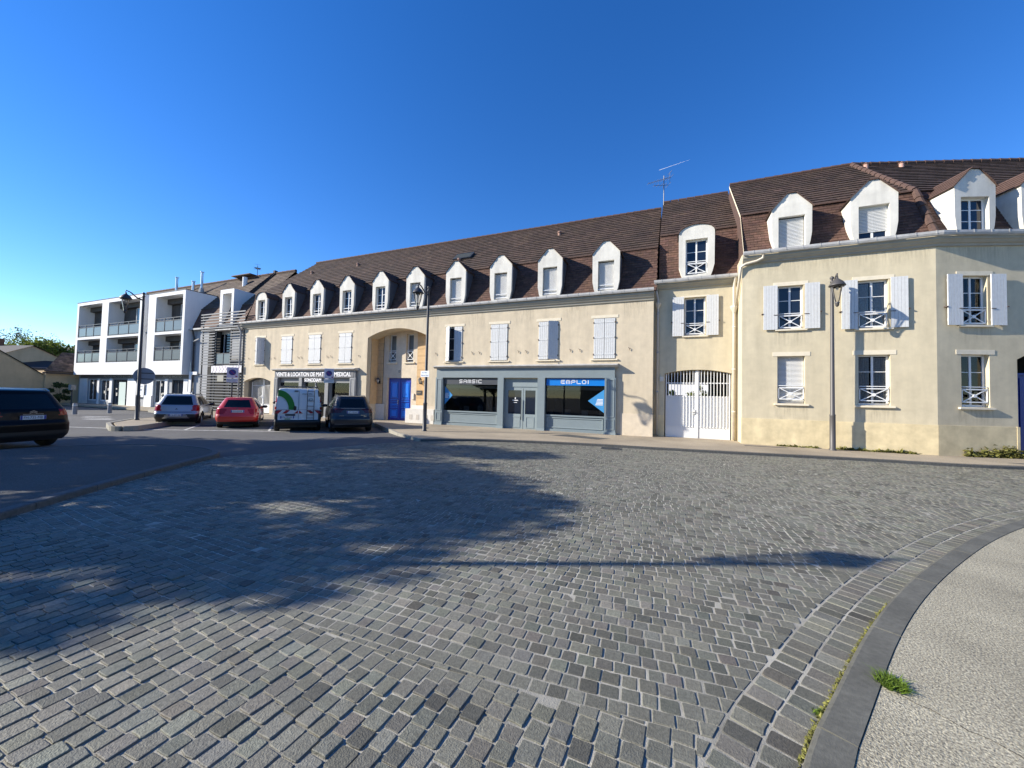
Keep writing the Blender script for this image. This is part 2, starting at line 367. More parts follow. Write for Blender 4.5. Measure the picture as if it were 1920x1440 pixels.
quads = (base + F4[None]).reshape(-1, 4); tops = (base[:, :, 0] + np.arange(2 * K, 3 * K)[None])
me = bpy.data.meshes.new('cobbled_road'); me.vertices.add(n * 3 * K); me.vertices.foreach_set('co', V.ravel())
nl = quads.size + tops.size; me.loops.add(nl); me.loops.foreach_set('vertex_index', np.concatenate([quads.ravel(), tops.ravel()]).astype(np.int32))
npoly = len(quads) + n; me.polygons.add(npoly); ls = np.concatenate([np.arange(len(quads)) * 4, quads.size + np.arange(n) * K]).astype(np.int32); me.polygons.foreach_set('loop_start', ls)
me.polygons.foreach_set('use_smooth', np.zeros(npoly, bool)); me.update(calc_edges=True)
gr = np.clip(rng.normal(.325, .045, n), .15, .6)
for wx_, wy_, wr_, wa_ in ((-2.1, 2.15, .45, .30), (-3.0, 1.55, .6, .22), (-1.5, 3.1, .5, .16), (-.3, 2.35, .6, -.14), (1.6, 8.5, 3.0, .08), (-5.5, 6, 1.5, .1)): gr *= 1 + wa_ * np.exp(-((ST[:, 0] - wx_) ** 2 + (ST[:, 1] - wy_) ** 2) / wr_ ** 2)
dk = rng.random(n) < .10; gr[dk] *= .68; lt = rng.random(n) < .08; gr[lt] *= 1.25
hue = rng.normal(0, .022, (n, 3)); hue[:, 2] += .012; colr = np.clip(gr[:, None] * (1 + hue) * np.array([1.05, 1.02, .79]), .04, 1)
a = me.color_attributes.new('tint', 'FLOAT_COLOR', 'POINT'); ca = np.ones((n, 3 * K, 4), np.float32); ca[:, :, :3] = colr[:, None]; a.data.foreach_set('color', ca.ravel())
me.materials.append(sett_m); o = bpy.data.objects.new('cobbled_road', me); C.objects.link(o); tag(o, 'grey granite sett paving of the carriageway', kind='structure')
# cut stones along the seam and beside the gutter rows
def clip(poly, p, nrm):
    out = []
    for i in range(len(poly)):
        a, b_ = poly[i], poly[(i + 1) % len(poly)]; da = (a[0] - p[0]) * nrm[0] + (a[1] - p[1]) * nrm[1]; db = (b_[0] - p[0]) * nrm[0] + (b_[1] - p[1]) * nrm[1]
        if da >= 0: out.append(a)
        if da * db < 0: t_ = da / (da - db); out.append((a[0] + (b_[0] - a[0]) * t_, a[1] + (b_[1] - a[1]) * t_))
    return out
g = MB(); RKo = offset(RK, .335)
for cx, cy, hx_, hy_, an_, zn in CUT:
    hx_ -= .004; hy_ -= .004; ca, sa = math.cos(an_), math.sin(an_); poly = [(cx + u * hx_ * ca - v * hy_ * sa, cy + u * hx_ * sa + v * hy_ * ca) for u, v in ((-1, -1), (1, -1), (1, 1), (-1, 1))]
    sy = float(seamY(cx)); sl_ = .11 * math.cos(cx * 1.1 + .6); nrm = (sl_, -1) if zn == 0 else (-sl_, 1); poly = clip(poly, (cx, sy - .003 if zn == 0 else sy + .003), nrm)
    k = min(range(len(RKo)), key=lambda i: (RKo[i][0] - cx) ** 2 + (RKo[i][1] - cy) ** 2)
    if len(poly) > 2 and math.hypot(RKo[k][0] - cx, RKo[k][1] - cy) < .2:
        p0 = RKo[max(k - 1, 0)]; p1 = RKo[min(k + 1, len(RKo) - 1)]; dx_, dy_ = p1[0] - p0[0], p1[1] - p0[1]; poly = clip(poly, RKo[k], (-dy_, dx_))
    if len(poly) < 3: continue
    ar_ = abs(sum(poly[i][0] * poly[(i + 1) % len(poly)][1] - poly[(i + 1) % len(poly)][0] * poly[i][1] for i in range(len(poly)))) / 2
    if ar_ < .0011: continue
    mx_, my_ = sum(p[0] for p in poly) / len(poly), sum(p[1] for p in poly) / len(poly); q_ = [(mx_ + (x - mx_) * .93, my_ + (y - my_) * .93) for x, y in poly]; zz = random.gauss(0, .0015); m_ = len(poly); c_ = random.gauss(.325, .045)
    g.add([(x, y, -.03) for x, y in poly] + [(x, y, zz - .0035) for x, y in poly] + [(x, y, zz) for x, y in q_], [(i, (i + 1) % m_, m_ + (i + 1) % m_, m_ + i) for i in range(m_)] + [(m_ + i, m_ + (i + 1) % m_, 2 * m_ + (i + 1) % m_, 2 * m_ + i) for i in range(m_)] + [tuple(range(2 * m_, 3 * m_))], (c_ * 1.05, c_ * 1.02, c_ * .79))
tag(g.build('cut_setts', sett_m), 'cut setts closing the courses beside the gutter and the seam', kind='structure')
def strip(P, Q, z0, z1, name, m, label, seglen=None):   # kerb between two lines
    b = MB(); n_ = len(P)
    for i in range(n_ - 1):
        a, c = P[i], P[i + 1]; d, e = Q[i], Q[i + 1]
        b.add([(a[0], a[1], z1), (c[0], c[1], z1), (e[0], e[1], z1), (d[0], d[1], z1), (a[0], a[1], z0), (c[0], c[1], z0), (e[0], e[1], z0), (d[0], d[1], z0)], [(0, 1, 2, 3), (0, 1, 5, 4), (3, 2, 6, 7)])
    return tag(b.build(name, m), label, kind='structure')
def resample(P, step):
    out = [P[0]]; acc = 0
    for a, b in zip(P, P[1:]):
        L_ = math.hypot(b[0] - a[0], b[1] - a[1]); t_ = step - acc
        while t_ < L_: out.append((a[0] + (b[0] - a[0]) * t_ / L_, a[1] + (b[1] - a[1]) * t_ / L_)); t_ += step
        acc = (acc + L_) % step
    return out + [P[-1]]
def kerb(P, wdt, z0, z1, m, name, label, unit=1.0):      # kerb stones with open joints and a rounded edge
    b = MB(); Q = resample(P, unit / 6)
    for i in range(0, len(Q) - 1, 6):
        seg = Q[i:i + 7]
        if len(seg) < 2: continue
        k = len(seg); rings = []
        for (o_, z) in ((0, z0), (0, z1 - .025), (-.008, z1 - .008), (-.025, z1), (-wdt, z1), (-wdt, z0)):
            L2 = offset(seg, o_); L2[0] = tuple(np.array(L2[0]) + (np.array(L2[1]) - np.array(L2[0])) * .03); L2[-1] = tuple(np.array(L2[-1]) + (np.array(L2[-2]) - np.array(L2[-1])) * .03)
            rings.append([(p[0], p[1], z) for p in L2])
        pts = [p for r in rings for p in r]; f = [(r * k + j, r * k + j + 1, (r + 1) * k + j + 1, (r + 1) * k + j) for r in range(5) for j in range(k - 1)]
        f += [tuple(r * k for r in range(6)), tuple(r * k + k - 1 for r in range(6))]; b.add(pts, f)
    return tag(b.build(name, m), label, kind='structure')
kerb(RK, .155, -.08, .065, kerb_m, 'near_kerb', 'smooth grey stone kerb curving round the near pavement', 1.35)
kerb(FK, .16, -.08, .07, kerb_dark, 'far_kerb', 'low dark kerb below the building pavement', 1.0)
kerb(IK[::-1], .15, -.2, .09, kerb_dark, 'island_kerb', 'dark kerb round the shaded asphalt island', 1.0)
g = MB(); P = offset(RK, -.158); g.slab(P + [(30, 14), (30, -3)], -.08, .060); tag(g.build('near_pavement', pave_near), 'rough pale aggregate concrete pavement in the near corner', kind='structure')
g = MB(); g.slab(offset(IK[::-1], -.153)[::-1] + [(-10, -7)], -.08, .083); tag(g.build('traffic_island', asphalt_island), 'dark asphalt island with cracks', kind='structure')
P1 = [(-8.1, 11.1), (-9.95, 12.35), (-14.2, 15.7), (-18, 13.2), (-21.3, 11.4), (-22.2, 10.6), (-20.2, 8.35), (-20.4, 8.0), (-22.6, 8.75), (-25, 10.6), (-27.5, 14.2), (-35, 15.6), (-60, 16.2), (-60, 24), (18, 24)]
FK2 = offset(FK, .163)
g = MB(); g.slab(P1 + FK2[::-1], -.08, .060); tag(g.build('far_pavement', pave_far), 'buff pavement along the foot of the buildings', kind='structure')
kerb([(-8.0, 11.15), (-9.95, 12.35), (-14.2, 15.75), (-18, 13.25), (-21.3, 11.45), (-22.25, 10.6), (-20.15, 8.4), (-20.2, 8.05), (-20.5, 7.95), (-22.6, 8.65), (-25.05, 10.5), (-27.5, 14.1), (-35, 15.5)][::-1], .14, -.2, .075, kerb_pale, 'parking_kerb', 'pale kerb round the parking bays and lamp corner', .8)
# road paint
g = MB()
def pline(b, p, q, wd, z=-.115):
    d = Vector((q[0] - p[0], q[1] - p[1])).normalized(); nx, ny = -d.y * wd / 2, d.x * wd / 2
    b.quad((p[0] + nx, p[1] + ny, z), (p[0] - nx, p[1] - ny, z), (q[0] - nx, q[1] - ny, z), (q[0] + nx, q[1] + ny, z))
pline(g, (-29, 5.9), (-20, 8.95), .16); pline(g, (-20, 8.95), (-16.5, 10.9), .16); pline(g, (-16.5, 10.9), (-13.05, 12.35), .16)
H52 = (-math.sin(R(52)), math.cos(R(52)))
for bx, by in ((-19.0, 9.6), (-16.0, 11.15), (-13.3, 12.3)): pline(g, (bx, by), (bx + H52[0] * 4.2, by + H52[1] * 4.2), .1)
for p, q in (((-31.6, 10.9), (-30.2, 11.5)), ((-30.2, 10.4), (-28.7, 11.0)), ((-28.9, 10.0), (-27.5, 10.6))): pline(g, p, q, .35)
tag(g.build('road_marking', paint_w), 'worn white parking bay lines and dashes on the asphalt', kind='structure')
g = MB(); g.slab([(-4.75, 15.3), (-2.7, 14.75), (-2.3, 15.35), (-4.2, 16.05)], .055, .064); tag(g.build('pavement_patch', asphalt_island), 'dark asphalt repair patch in the far pavement', kind='structure')
g = MB(); g.slab([(9.4, 15.35), (11.0, 15.9), (10.6, 16.3), (8.7, 15.6)], .055, .064); g.slab([(2.3, 15.9), (3.6, 16.0), (3.6, 16.15), (2.3, 16.1)], .055, .064); tag(g.build('pavement_repair', asphalt_island), 'small dark repairs in the pavement at the corner house', kind='structure')
g = MB(); cr = [(1.08, 2.83), (1.16, 2.72), (1.21, 2.70), (1.30, 2.60), (1.36, 2.585), (1.44, 2.50), (1.56, 2.42), (1.66, 2.38)]
for (ax_, ay_), (bx_, by_) in zip(cr, cr[1:]):
    for q in range(4): t0, t1 = q / 4, (q + 1) / 4; j0, j1 = random.uniform(-.006, .006), random.uniform(-.006, .006); pline(g, (ax_ + (bx_ - ax_) * t0 + j0, ay_ + (by_ - ay_) * t0), (ax_ + (bx_ - ax_) * t1 + j1, ay_ + (by_ - ay_) * t1), random.uniform(.003, .008), .0615)
tag(g.build('pavement_crack', mat('crack_dirt', (.07, .06, .045), .95)), 'thin crack running across the near pavement from the grass tuft', kind='structure')
def drain(x, y, a, nm, label, w_=.55, h_=.4, z=.008):
    r = empty(nm, (x, y, z), a, label, 'drain cover'); b = MB()
    for i in range(8): b.box(-w_ / 2 + .03, w_ / 2 - .03, -h_ / 2 + i * h_ / 8, -h_ / 2 + i * h_ / 8 + h_ / 18, 0, .012)
    b.build('grate', rail_m, r); b = MB(); b.box(-w_ / 2, w_ / 2, -h_ / 2, -h_ / 2 - .03, -.02, .013); b.box(-w_ / 2, w_ / 2, h_ / 2, h_ / 2 + .03, -.02, .013); b.box(-w_ / 2 - .03, -w_ / 2, -h_ / 2, h_ / 2, -.02, .013); b.box(w_ / 2, w_ / 2 + .03, -h_ / 2, h_ / 2, -.02, .013); b.build('frame', kerb_dark, r)
drain(-1.9, 12.75, .12, 'drain_grate', 'iron drain grate set in the setts by the far kerb')
g = MB(); Mt = Matrix.Translation((1.50, 2.36, .06)) @ Matrix.Rotation(.55, 4, 'Z'); g = MB(Mt); g.box(-.10, .34, -.40, .10, -.02, .006)
for a_ in range(7):
    for b_ in range(8): g.lathe([(.014, .005), (.011, .010), (0, .011)], (-.07 + a_ * .06, -.37 + b_ * .06, 0), 6)
tag(g.build('tactile_paving', mat('buff_tactile_slab', (.30, .26, .17), .9, noise=.3, nscale=40, bump=.4)), 'buff studded slab let into the near pavement', kind='structure')

# ================================================================ building helpers (local x along facade, y into the building, z up)
def Tr(x, y=0, z=0): return Matrix.Translation((x, y, z))
def cross_rail(T, parent, x0, x1, z0, z1, y, wdt=.035, name='railing', bars=None):
    b = MB(T); h = .018
    if bars is None:
        b.box(x0, x1, y - h, y + h, z1 - wdt, z1); b.box(x0, x1, y - h, y + h, z0, z0 + wdt)
        for (a, c) in (((x0, z0), (x1, z1)), ((x0, z1), (x1, z0))): b.ribbon([a, c], wdt * .75, y + h * .5, .02)
        cx, cz = (x0 + x1) / 2, (z0 + z1) / 2
        b.prism([(cx + .055 * math.cos(t * math.pi / 5), cz + .055 * math.sin(t * math.pi / 5)) for t in range(10)], y - .02, y + .0)
        b.box(x0, x0 + wdt * .7, y - h, y + h, z0, z1); b.box(x1 - wdt * .7, x1, y - h, y + h, z0, z1)
        b.box(x0, x1, y - h, y + h, z1 + .05, z1 + .075)
    else:
        for z in bars: b.box(x0, x1, y - h, y + h, z, z + wdt)
    return b.build(name, white_pvc, parent)
def frame_mb(T, x0, x1, z0, z1, y, cols=2, rows=3, fw_=.055, th=.05, munt=.022):
    b = MB(T)
    b.box(x0, x0 + fw_, y, y + th, z0, z1); b.box(x1 - fw_, x1, y, y + th, z0, z1); b.box(x0 + fw_, x1 - fw_, y, y + th, z1 - fw_, z1); b.box(x0 + fw_, x1 - fw_, y, y + th, z0, z0 + fw_ * 1.4)
    if cols == 2:
        cx = (x0 + x1) / 2; b.box(cx - .03, cx + .03, y + .004, y + th - .004, z0 + fw_ * 1.4, z1 - fw_)
    for r in range(1, rows):
        z = z0 + (z1 - z0) * r / rows; b.box(x0 + fw_, x1 - fw_, y + .012, y + th - .012, z - munt / 2, z + munt / 2)
    return b
def window(T, root, x0, x1, z0, z1, y=.16, rows=3, lintel=None, sill=True, rail=None, curtain=False, roller=0, label=None, dark=True):
    """window part (frame) with pane, sill, lintel, railing sub-parts"""
    f = frame_mb(T, x0, x1, z0, z1, y, rows=rows).build('window', white_pvc, root)
    if label: f['label'] = label
    b = MB(T); b.box(x0 + .03, x1 - .03, y + .022, y + .028, z0 + .03, z1 - .03); b.build('pane', glass if curtain else glass_dark, f)
    if curtain:
        b = MB(T); k = 40
        for s in range(2):
            xa, xb = (x0 + .06, x0 + (x1 - x0) * .42) if s == 0 else (x0 + (x1 - x0) * .56, x1 - .06)
            for i in range(k):
                u0, u1 = i / k, (i + 1) / k; f0, f1 = .012 * math.sin(u0 * 30), .012 * math.sin(u1 * 30)
                b.quad((xa + (xb - xa) * u0, y + .055 + f0, z0 + .08), (xa + (xb - xa) * u1, y + .055 + f1, z0 + .08), (xa + (xb - xa) * u1, y + .055 + f1, z1 - .08), (xa + (xb - xa) * u0, y + .055 + f0, z1 - .08))
        b.build('curtain', curtain_m, f)
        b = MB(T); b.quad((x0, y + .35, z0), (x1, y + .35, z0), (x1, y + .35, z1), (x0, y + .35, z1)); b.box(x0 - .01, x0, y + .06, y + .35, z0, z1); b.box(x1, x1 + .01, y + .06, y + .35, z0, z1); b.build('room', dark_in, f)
    if roller:
        b = MB(T); zb = z1 - (z1 - z0) * roller; nz = int((z1 - zb) / .045)
        for i in range(nz): b.extr_x([(y - .012, zb + i * .045 + .004), (y - .03, zb + i * .045 + .02), (y - .012, zb + i * .045 + .041), (y - .004, zb + i * .045 + .022)], x0 + .01, x1 - .01)
        b.build('roller_shutter', roller_m, f)
    if sill:
        b = MB(T); b.extr_x([(-.075, z0 - .07), (-.075, z0 - .015), (y - .005, z0 + .004), (y - .005, z0 - .07)], x0 - .10, x1 + .10); b.build('sill', lintel_m, f)
    if lintel:
        b = MB(T); b.box(x0 - .15, x1 + .15, -.012, y * .6, z1 + .002, z1 + lintel); b.build('lintel', lintel_m, f)
    if rail: cross_rail(T, f, x0 + .03, x1 - .03, z0 + rail[0], z0 + rail[1], .04)
    return f
def shutter_leaf(T, parent, hx_, side, wdt, z0, z1, ang, y=-.01, closed=True):
    """leaf hinged at hx_; side=+1 extends to +x when closed; ang degrees opened outwards"""
    M = T @ Tr(hx_, y, 0) @ Matrix.Rotation(-side * R(ang), 4, 'Z')
    b = MB(M); n_ = 5; pw = wdt / n_
    for i in range(n_):
        a, c = side * (i * pw + .004), side * ((i + 1) * pw - .004); b.box(min(a, c), max(a, c), -.028, 0, z0, z1)
    for zf in (.10, .52, .9):
        zz = z0 + (z1 - z0) * zf; xa, xb = sorted((side * .01, side * (wdt - .01))); b.box(xa, xb, .0, .012, zz - .04, zz + .04)
        if closed: b.box(xa, xb, -.040, -.028, zz - .018, zz + .018)
    s = b.build('shutter', white_wood, parent)
    b = MB(M); 
    for i in range(1, n_): b.box(side * i * pw - .004, side * i * pw + .004, -.020, -.008, z0, z1)
    b.build('board_joint', shutter_line, parent) if False else None
    hb = MB(M)
    for zf in (.10, .52, .9):
        zz = z0 + (z1 - z0) * zf; hb.box(-.02, .02, -.045, .004, zz - .035, zz + .035)
    return s, hb
def shutters_closed(T, root, x0, x1, z0, z1, a_l, a_r, label=None, y=.0):
    """closed or ajar pair in front of a window opening"""
    f = frame_mb(T, x0, x1, z0, z1, .14).build('window', white_pvc, root)
    if label: f['label'] = label
    b = MB(T); b.box(x0 + .03, x1 - .03, .16, .17, z0, z1); b.build('pane', glass_dark, f)
    wd = (x1 - x0) / 2 - .010; s1, h1 = shutter_leaf(T, f, x0 + .002, 1, wd, z0 + .02, z1 - .02, a_l, y); s2, h2 = shutter_leaf(T, f, x1 - .002, -1, wd, z0 + .02, z1 - .02, a_r, y)
    h1.build('hinge', hinge_m, s1); h2.build('hinge', hinge_m, s2)
    b = MB(T); b.box(x0 - .13, x1 + .13, -.015, .08, z1 + .002, z1 + .13); b.build('lintel', lintel_m, f)
    b = MB(T); b.extr_x([(-.07, z0 - .065), (-.07, z0 - .015), (.13, z0), (.13, z0 - .065)], x0 - .12, x1 + .12); b.build('sill', lintel_m, f)
    b = MB(T)
    for sx in (x0 - .62, x1 + .62):
        b.tube([(sx - .05, -.03, z0 + .48), (sx, -.05, z0 + .44), (sx + .02, -.03, z0 + .34)], .012, 5)
    b.build('shutter_catch', hinge_m, f)
    return f
def shutters_open(T, win, x0, x1, z0, z1, wd=.44):
    for hx_, side in ((x0, -1), (x1, 1)):
        b = MB(T); xa = hx_ + side * .03; n_ = 5; pw = wd / n_
        for i in range(n_):
            a, c = sorted((xa + side * (i * pw + .003), xa + side * ((i + 1) * pw - .003))); b.box(a, c, -.085, -.055, z0 - .02, z1 + .03)
        a, c = sorted((xa, xa + side * wd)); 
        for zf in (.1, .5, .9): zz = z0 + (z1 - z0) * zf; b.box(a + .01, c - .01, -.055, -.04, zz - .04, zz + .04)
        s = b.build('shutter', white_wood, win)
        hb = MB(T); zz = z0 + (z1 - z0) * .36; a = xa + side * (wd + .0); hb.box(min(a, a + side * .05), max(a, a + side * .05), -.1, .0, zz - .015, zz + .015); hb.box(*sorted((xa - side * .02, xa + side * .12)), -.1, -.086, zz - .07, zz - .05); hb.build('hinge', hinge_m, s)
def tiles(T, x0f, x1f, P0, Wv, length, expo, tw, material, root, name='roof', lift=.02, tmin=.72, tmax=1.2, flat=False):
    """courses of real tiles: x from x0f(r) to x1f(r), slope vector Wv from P0 (y,z) upwards"""
    b = MB(T); wy, wz = Wv; l = math.hypot(wy, wz); wy /= l; wz /= l; ny, nz = -wz, wy     # outward normal (towards -y, +z)
    n_ = int(round(length / expo)); e = length / n_
    a0, a1, c0, c1 = x0f(0), x1f(0), x0f(length), x1f(length)
    def pt(x, r, h): return (x, P0[0] + wy * r + ny * h, P0[1] + wz * r + nz * h)
    b.quad(pt(a0, 0, -.01), pt(a1, 0, -.01), pt(c1, length, -.01), pt(c0, length, -.01), (.25, .25, .25))
    b.add([pt(a0, 0, -.01), pt(a1, 0, -.01), pt(a1, 0, -.06), pt(a0, 0, -.06)], [(0, 1, 2, 3)], (.3, .3, .3))
    for i in range(n_):
        r0, r1 = i * e, (i + 1) * e + .02; xa = x0f(r0); xb = x1f(r0); ya = x0f(min(r1, length)); yb = x1f(min(r1, length)); xlo, xhi = min(xa, ya), max(xb, yb)
        x = xlo - (tw * .5 if i % 2 else 0) - .0
        while x < xhi:
            u0, u1 = x + .003, x + tw - .003; x += tw
            p = [min(max(u0, xa), xb), min(max(u1, xa), xb), min(max(u1, ya), yb), min(max(u0, ya), yb)]
            if p[1] - p[0] < .02 and p[2] - p[3] < .02: continue
            h = lift + random.uniform(-.004, .005); c = random.uniform(tmin, tmax); c *= (1.35 if random.random() < .03 else 1); tint = (c, c * random.uniform(.95, 1.03), c * random.uniform(.92, 1.05))
            b.add([pt(p[0], r0, h), pt(p[1], r0, h), pt(p[2], min(r1, length), .004), pt(p[3], min(r1, length), .004), pt(p[0], r0, -.005), pt(p[1], r0, -.005)], [(0, 1, 2, 3), (0, 1, 5, 4)], tint)
    return b.build(name, material, root)
def ridge(T, root, p, q, r=.10, name='ridge', unit=.36):
    b = MB(T); p, q = Vector(p), Vector(q); n_ = max(1, int((q - p).length / unit))
    for i in range(n_): b.tube([p.lerp(q, i / n_), p.lerp(q, (i + .97) / n_)], [r * 1.12, r * .92], 8)
    return b.build(name, ridge_m, root)
def cornice(T, root, x0, x1, zb, zt, name='cornice', mit0=0, mit1=0):
    b = MB(T); h = zt - zb; prof = [(0, zb), (-.05, zb), (-.07, zb + h * .25), (-.12, zb + h * .35), (-.17, zb + h * .62), (-.21, zb + h * .7), (-.21, zb + h), (0, zb + h)]
    n_ = len(prof); p = [(x0 - mit0 * y, y, z) for y, z in prof] + [(x1 - mit1 * y, y, z) for y, z in prof]
    b.add(p, [(i, (i + 1) % n_, n_ + (i + 1) % n_, n_ + i) for i in range(n_)] + [tuple(range(n_)), tuple(range(n_, 2 * n_))]); return b.build(name, cornice_m, root)
def gutter(T, root, x0, x1, z, mit0=0, mit1=0, name='gutter', m=None):
    b = MB(T); prof = [(-.215, z), (-.215, z - .09), (-.25, z - .125), (-.31, z - .12), (-.335, z - .06), (-.335, z + .012), (-.32, z + .012), (-.31, z - .1), (-.25, z - .105), (-.235, z)]
    n_ = len(prof); k = max(1, int((x1 - x0) / 2)); 
    p = [(x0 - mit0 * y, y, zz) for y, zz in prof] + [(x1 - mit1 * y, y, zz) for y, zz in prof]
    b.add(p, [(i, (i + 1) % n_, n_ + (i + 1) % n_, n_ + i) for i in range(n_)] + [tuple(range(n_)), tuple(range(n_, 2 * n_))])
    x = x0 + .3
    while x < x1: b.box(x, x + .025, -.345, -.2, z - .0, z + .02); b.box(x, x + .025, -.343, -.336, z - .08, z + .015); x += .5
    return b.build(name, m or gutter_m, root)
def pipe(T, root, path, r=.045, m=None, name='downpipe'):
    b = MB(T); b.tube(path, r, 10)
    zs = [p[2] for p in path]; x, y = path[-1][0], path[-1][1]
    z = max(path[-2][2], path[-1][2]) - .6
    while z > max(.3, path[-1][2]): b.tube([(x, y, z), (x, y, z + .05)], r * 1.25, 10); z -= 1.7
    return b.build(name, m or pipe_m, root, True)
def dormer(T, root, xc, zb, kind='gable', wd=1.15, zs=8.12, zp=8.64, op=(.70, 6.42, 7.76), y0=-.16, depth=1.45, content='roller', taper=.13, slat=1.0, rail=True, label=None, cheek=None):
    """dormer part: front, cheeks; roof, window frame, pane, railing as sub-parts"""
    h = wd / 2; w0 = h - taper
    top = [(xc + h, zs), (xc + h * .45, zp - .07 * (zp - zs)), (xc, zp), (xc - h * .45, zp - .07 * (zp - zs)), (xc - h, zs)] if kind == 'gable' else [(xc + h * math.cos(math.pi * i / 10), zs + (zp - zs) * math.sin(math.pi * i / 10)) for i in range(11)]
    if kind == 'gable':
        top = [(xc + h, zs), (xc + .22, zp - .09), (xc + .12, zp - .01), (xc - .12, zp - .01), (xc - .22, zp - .09), (xc - h, zs)]
    outer = [(xc - w0, zb), (xc + w0, zb), (xc + w0 + taper * .45, zb + .18), (xc + h - .01, zb + .5)] + top + [(xc - h + .01, zb + .5), (xc - w0 - taper * .45, zb + .18)]
    ow, oz0, oz1 = op; x0, x1 = xc - ow / 2, xc + ow / 2
    b = MB(T); b.wall(outer, [rect(x0, x1, oz0, oz1)], y0, .2); n_ = len(outer)
    d1 = depth if not cheek else .13
    b.add([(x, y0, z) for x, z in outer] + [(x, y0 + d1, z) for x, z in outer], [(i, (i + 1) % n_, n_ + (i + 1) % n_, n_ + i) for i in range(n_)])
    d = b.build('dormer', dormer_m, root)
    if cheek:
        sh = [(xc + (x - xc) * .985, z) for x, z in outer]
        for sg in (1, -1):
            b = MB(T); pts_ = [(x, z) for x, z in sh if (x - xc) * sg > .2 and z < zs + .01]; pts_.sort(key=lambda q: q[1])
            for q0, q1 in zip(pts_, pts_[1:]): b.quad((q0[0], y0 + d1, q0[1]), (q1[0], y0 + d1, q1[1]), (q1[0], y0 + depth, q1[1]), (q0[0], y0 + depth, q0[1]))
            b.build('dormer_cheek', cheek, d)
    if label: d['label'] = label
    # roof slabs with ragged tiles
    b = MB(T)
    if kind == 'gable':
        for sgn in (-1, 1):
            e0 = Vector((xc + sgn * (h + .05), zs - .05)); e1 = Vector((xc + sgn * .10, zp + .03)); n4 = 6
            for i in range(n4):
                a = e0.lerp(e1, i / n4); c = e0.lerp(e1, (i + 1.15) / n4); t_ = (e1 - e0).normalized(); nn = Vector((-t_.y, t_.x)) * sgn * -1
                if nn.y < 0: nn = -nn
                j = random.uniform(-.015, .02); y_a = y0 - .045 - j; c2 = c if i < n4 - 1 else e1
                q = [(a.x, a.y), (c2.x, c2.y), (c2.x + nn.x * .012, c2.y + nn.y * .012), (a.x + nn.x * .034, a.y + nn.y * .034)]
                tn = random.uniform(.8, 1.15); pp = [(x, y_a, z) for x, z in q] + [(x, y0 + depth, z) for x, z in q]; b.add(pp, [(0, 1, 2, 3), (0, 1, 5, 4), (1, 2, 6, 5), (2, 3, 7, 6), (3, 0, 4, 7)], (tn, tn, tn))
        b.extr_x([(y0 - .05, zp - .0), (y0 + depth, zp - .0), (y0 + depth, zp + .055), (y0 - .05, zp + .045)], xc - .11, xc + .11)
    else:
        k = 12; pts = [(xc + (h + .05) * math.cos(math.pi * i / k), zs + (zp - zs + .05) * math.sin(math.pi * i / k) - .0) for i in range(k + 1)]; inn = [(xc + (h + .0) * math.cos(math.pi * i / k), zs + (zp - zs) * math.sin(math.pi * i / k)) for i in range(k + 1)]
        pp = [(x, y0 - .05, z) for x, z in pts] + [(x, y0 + depth, z) for x, z in pts] + [(x, y0 - .05, z) for x, z in inn]; m_ = k + 1
        b.add(pp, [(i, i + 1, m_ + i + 1, m_ + i) for i in range(k)] + [(i, i + 1, 2 * m_ + i + 1, 2 * m_ + i) for i in range(k)], (.9, .9, .9))
    b.build('dormer_roof', ridge_m if kind == 'gable' else slate_paint if False else ridge_m, d)
    yf = y0 + .15
    if content == 'roller':
        b = MB(T); zb_ = oz1 - (oz1 - oz0) * slat; nz = int((oz1 - zb_) / .05)
        for i in range(nz): b.extr_x([(yf - .0, zb_ + i * .05 + .004), (yf - .018, zb_ + i * .05 + .025), (yf, zb_ + i * .05 + .046)], x0 + .02, x1 - .02)
        b.build('roller_shutter', roller_m, d)
    if content == 'window' or slat < 1:
        frame_mb(T, x0, x1, oz0, oz1, yf + .01, rows=3).build('window_frame', white_pvc, d); 
    if content == 'window' or slat < 1 or True:
        b = MB(T); b.box(x0 + .005, x1 - .005, yf + .03, yf + .04, oz0, oz1); b.build('pane', glass_dark, d)
    if content == 'box':
        pass
    if rail == 'cross': cross_rail(T, d, x0 + .04, x1 - .04, oz0 + .08, oz0 + .52, y0 + .06)
    elif rail: cross_rail(T, d, x0 + .02, x1 - .02, 0, 0, y0 + .06, bars=(oz0 + .07, oz0 + .24), wdt=.03)
    return d

# ================================================================ long main building  (X -27.9 .. -0.88, facade Y 17.3)
YM = 17.3; XA, XB = -27.9, -.88
main = empty('long_building', ((XA + XB) / 2, YM, 0), 0, 'long cream building with brown mansard roof, ten dormers and two shopfronts', 'building')
T = Tr(-(XA + XB) / 2)
wins = [(-26.5, -25.6, 'w1'), (-23.9, -22.9, 'w2'), (-21.38, -20.36, 'w3'), (-18.8, -17.82, 'w4'), (-11.18, -10.22, 'w5'), (-8.56, -7.65, 'w6'), (-6.02, -5.07, 'w7'), (-3.4, -2.46, 'w8')]
arch_h = [(-16.58, .05), (-12.47, .05)] + arc(-16.58, -12.47, 4.85, 5.32)
gate_h = [(-27.55, -.1), (-24.85, -.1)] + arc(-27.55, -24.85, 2.25, 2.5, 10)
sh1 = rect(-24.15, -17.3, -.1, 2.5); sh2 = rect(-11.4, -2.75, -.1, 2.5)
holes = [rect(a, b_, 3.39, 5.22) for a, b_, _ in wins] + [arch_h, gate_h, sh1, sh2]
b = MB(T); b.wall([(XA, -.3), (XB, -.3), (XB, 6.2), (XA, 6.2)], holes, 0, .30); b.box(XB - .3, XB, .001, 9, -.3, 6.2); b.box(XA, XA + .3, .001, 9, -.3, 6.2); b.box(XA, XB, 9, 9.3, -.3, 6.2)
b.build('wall', plaster, main)
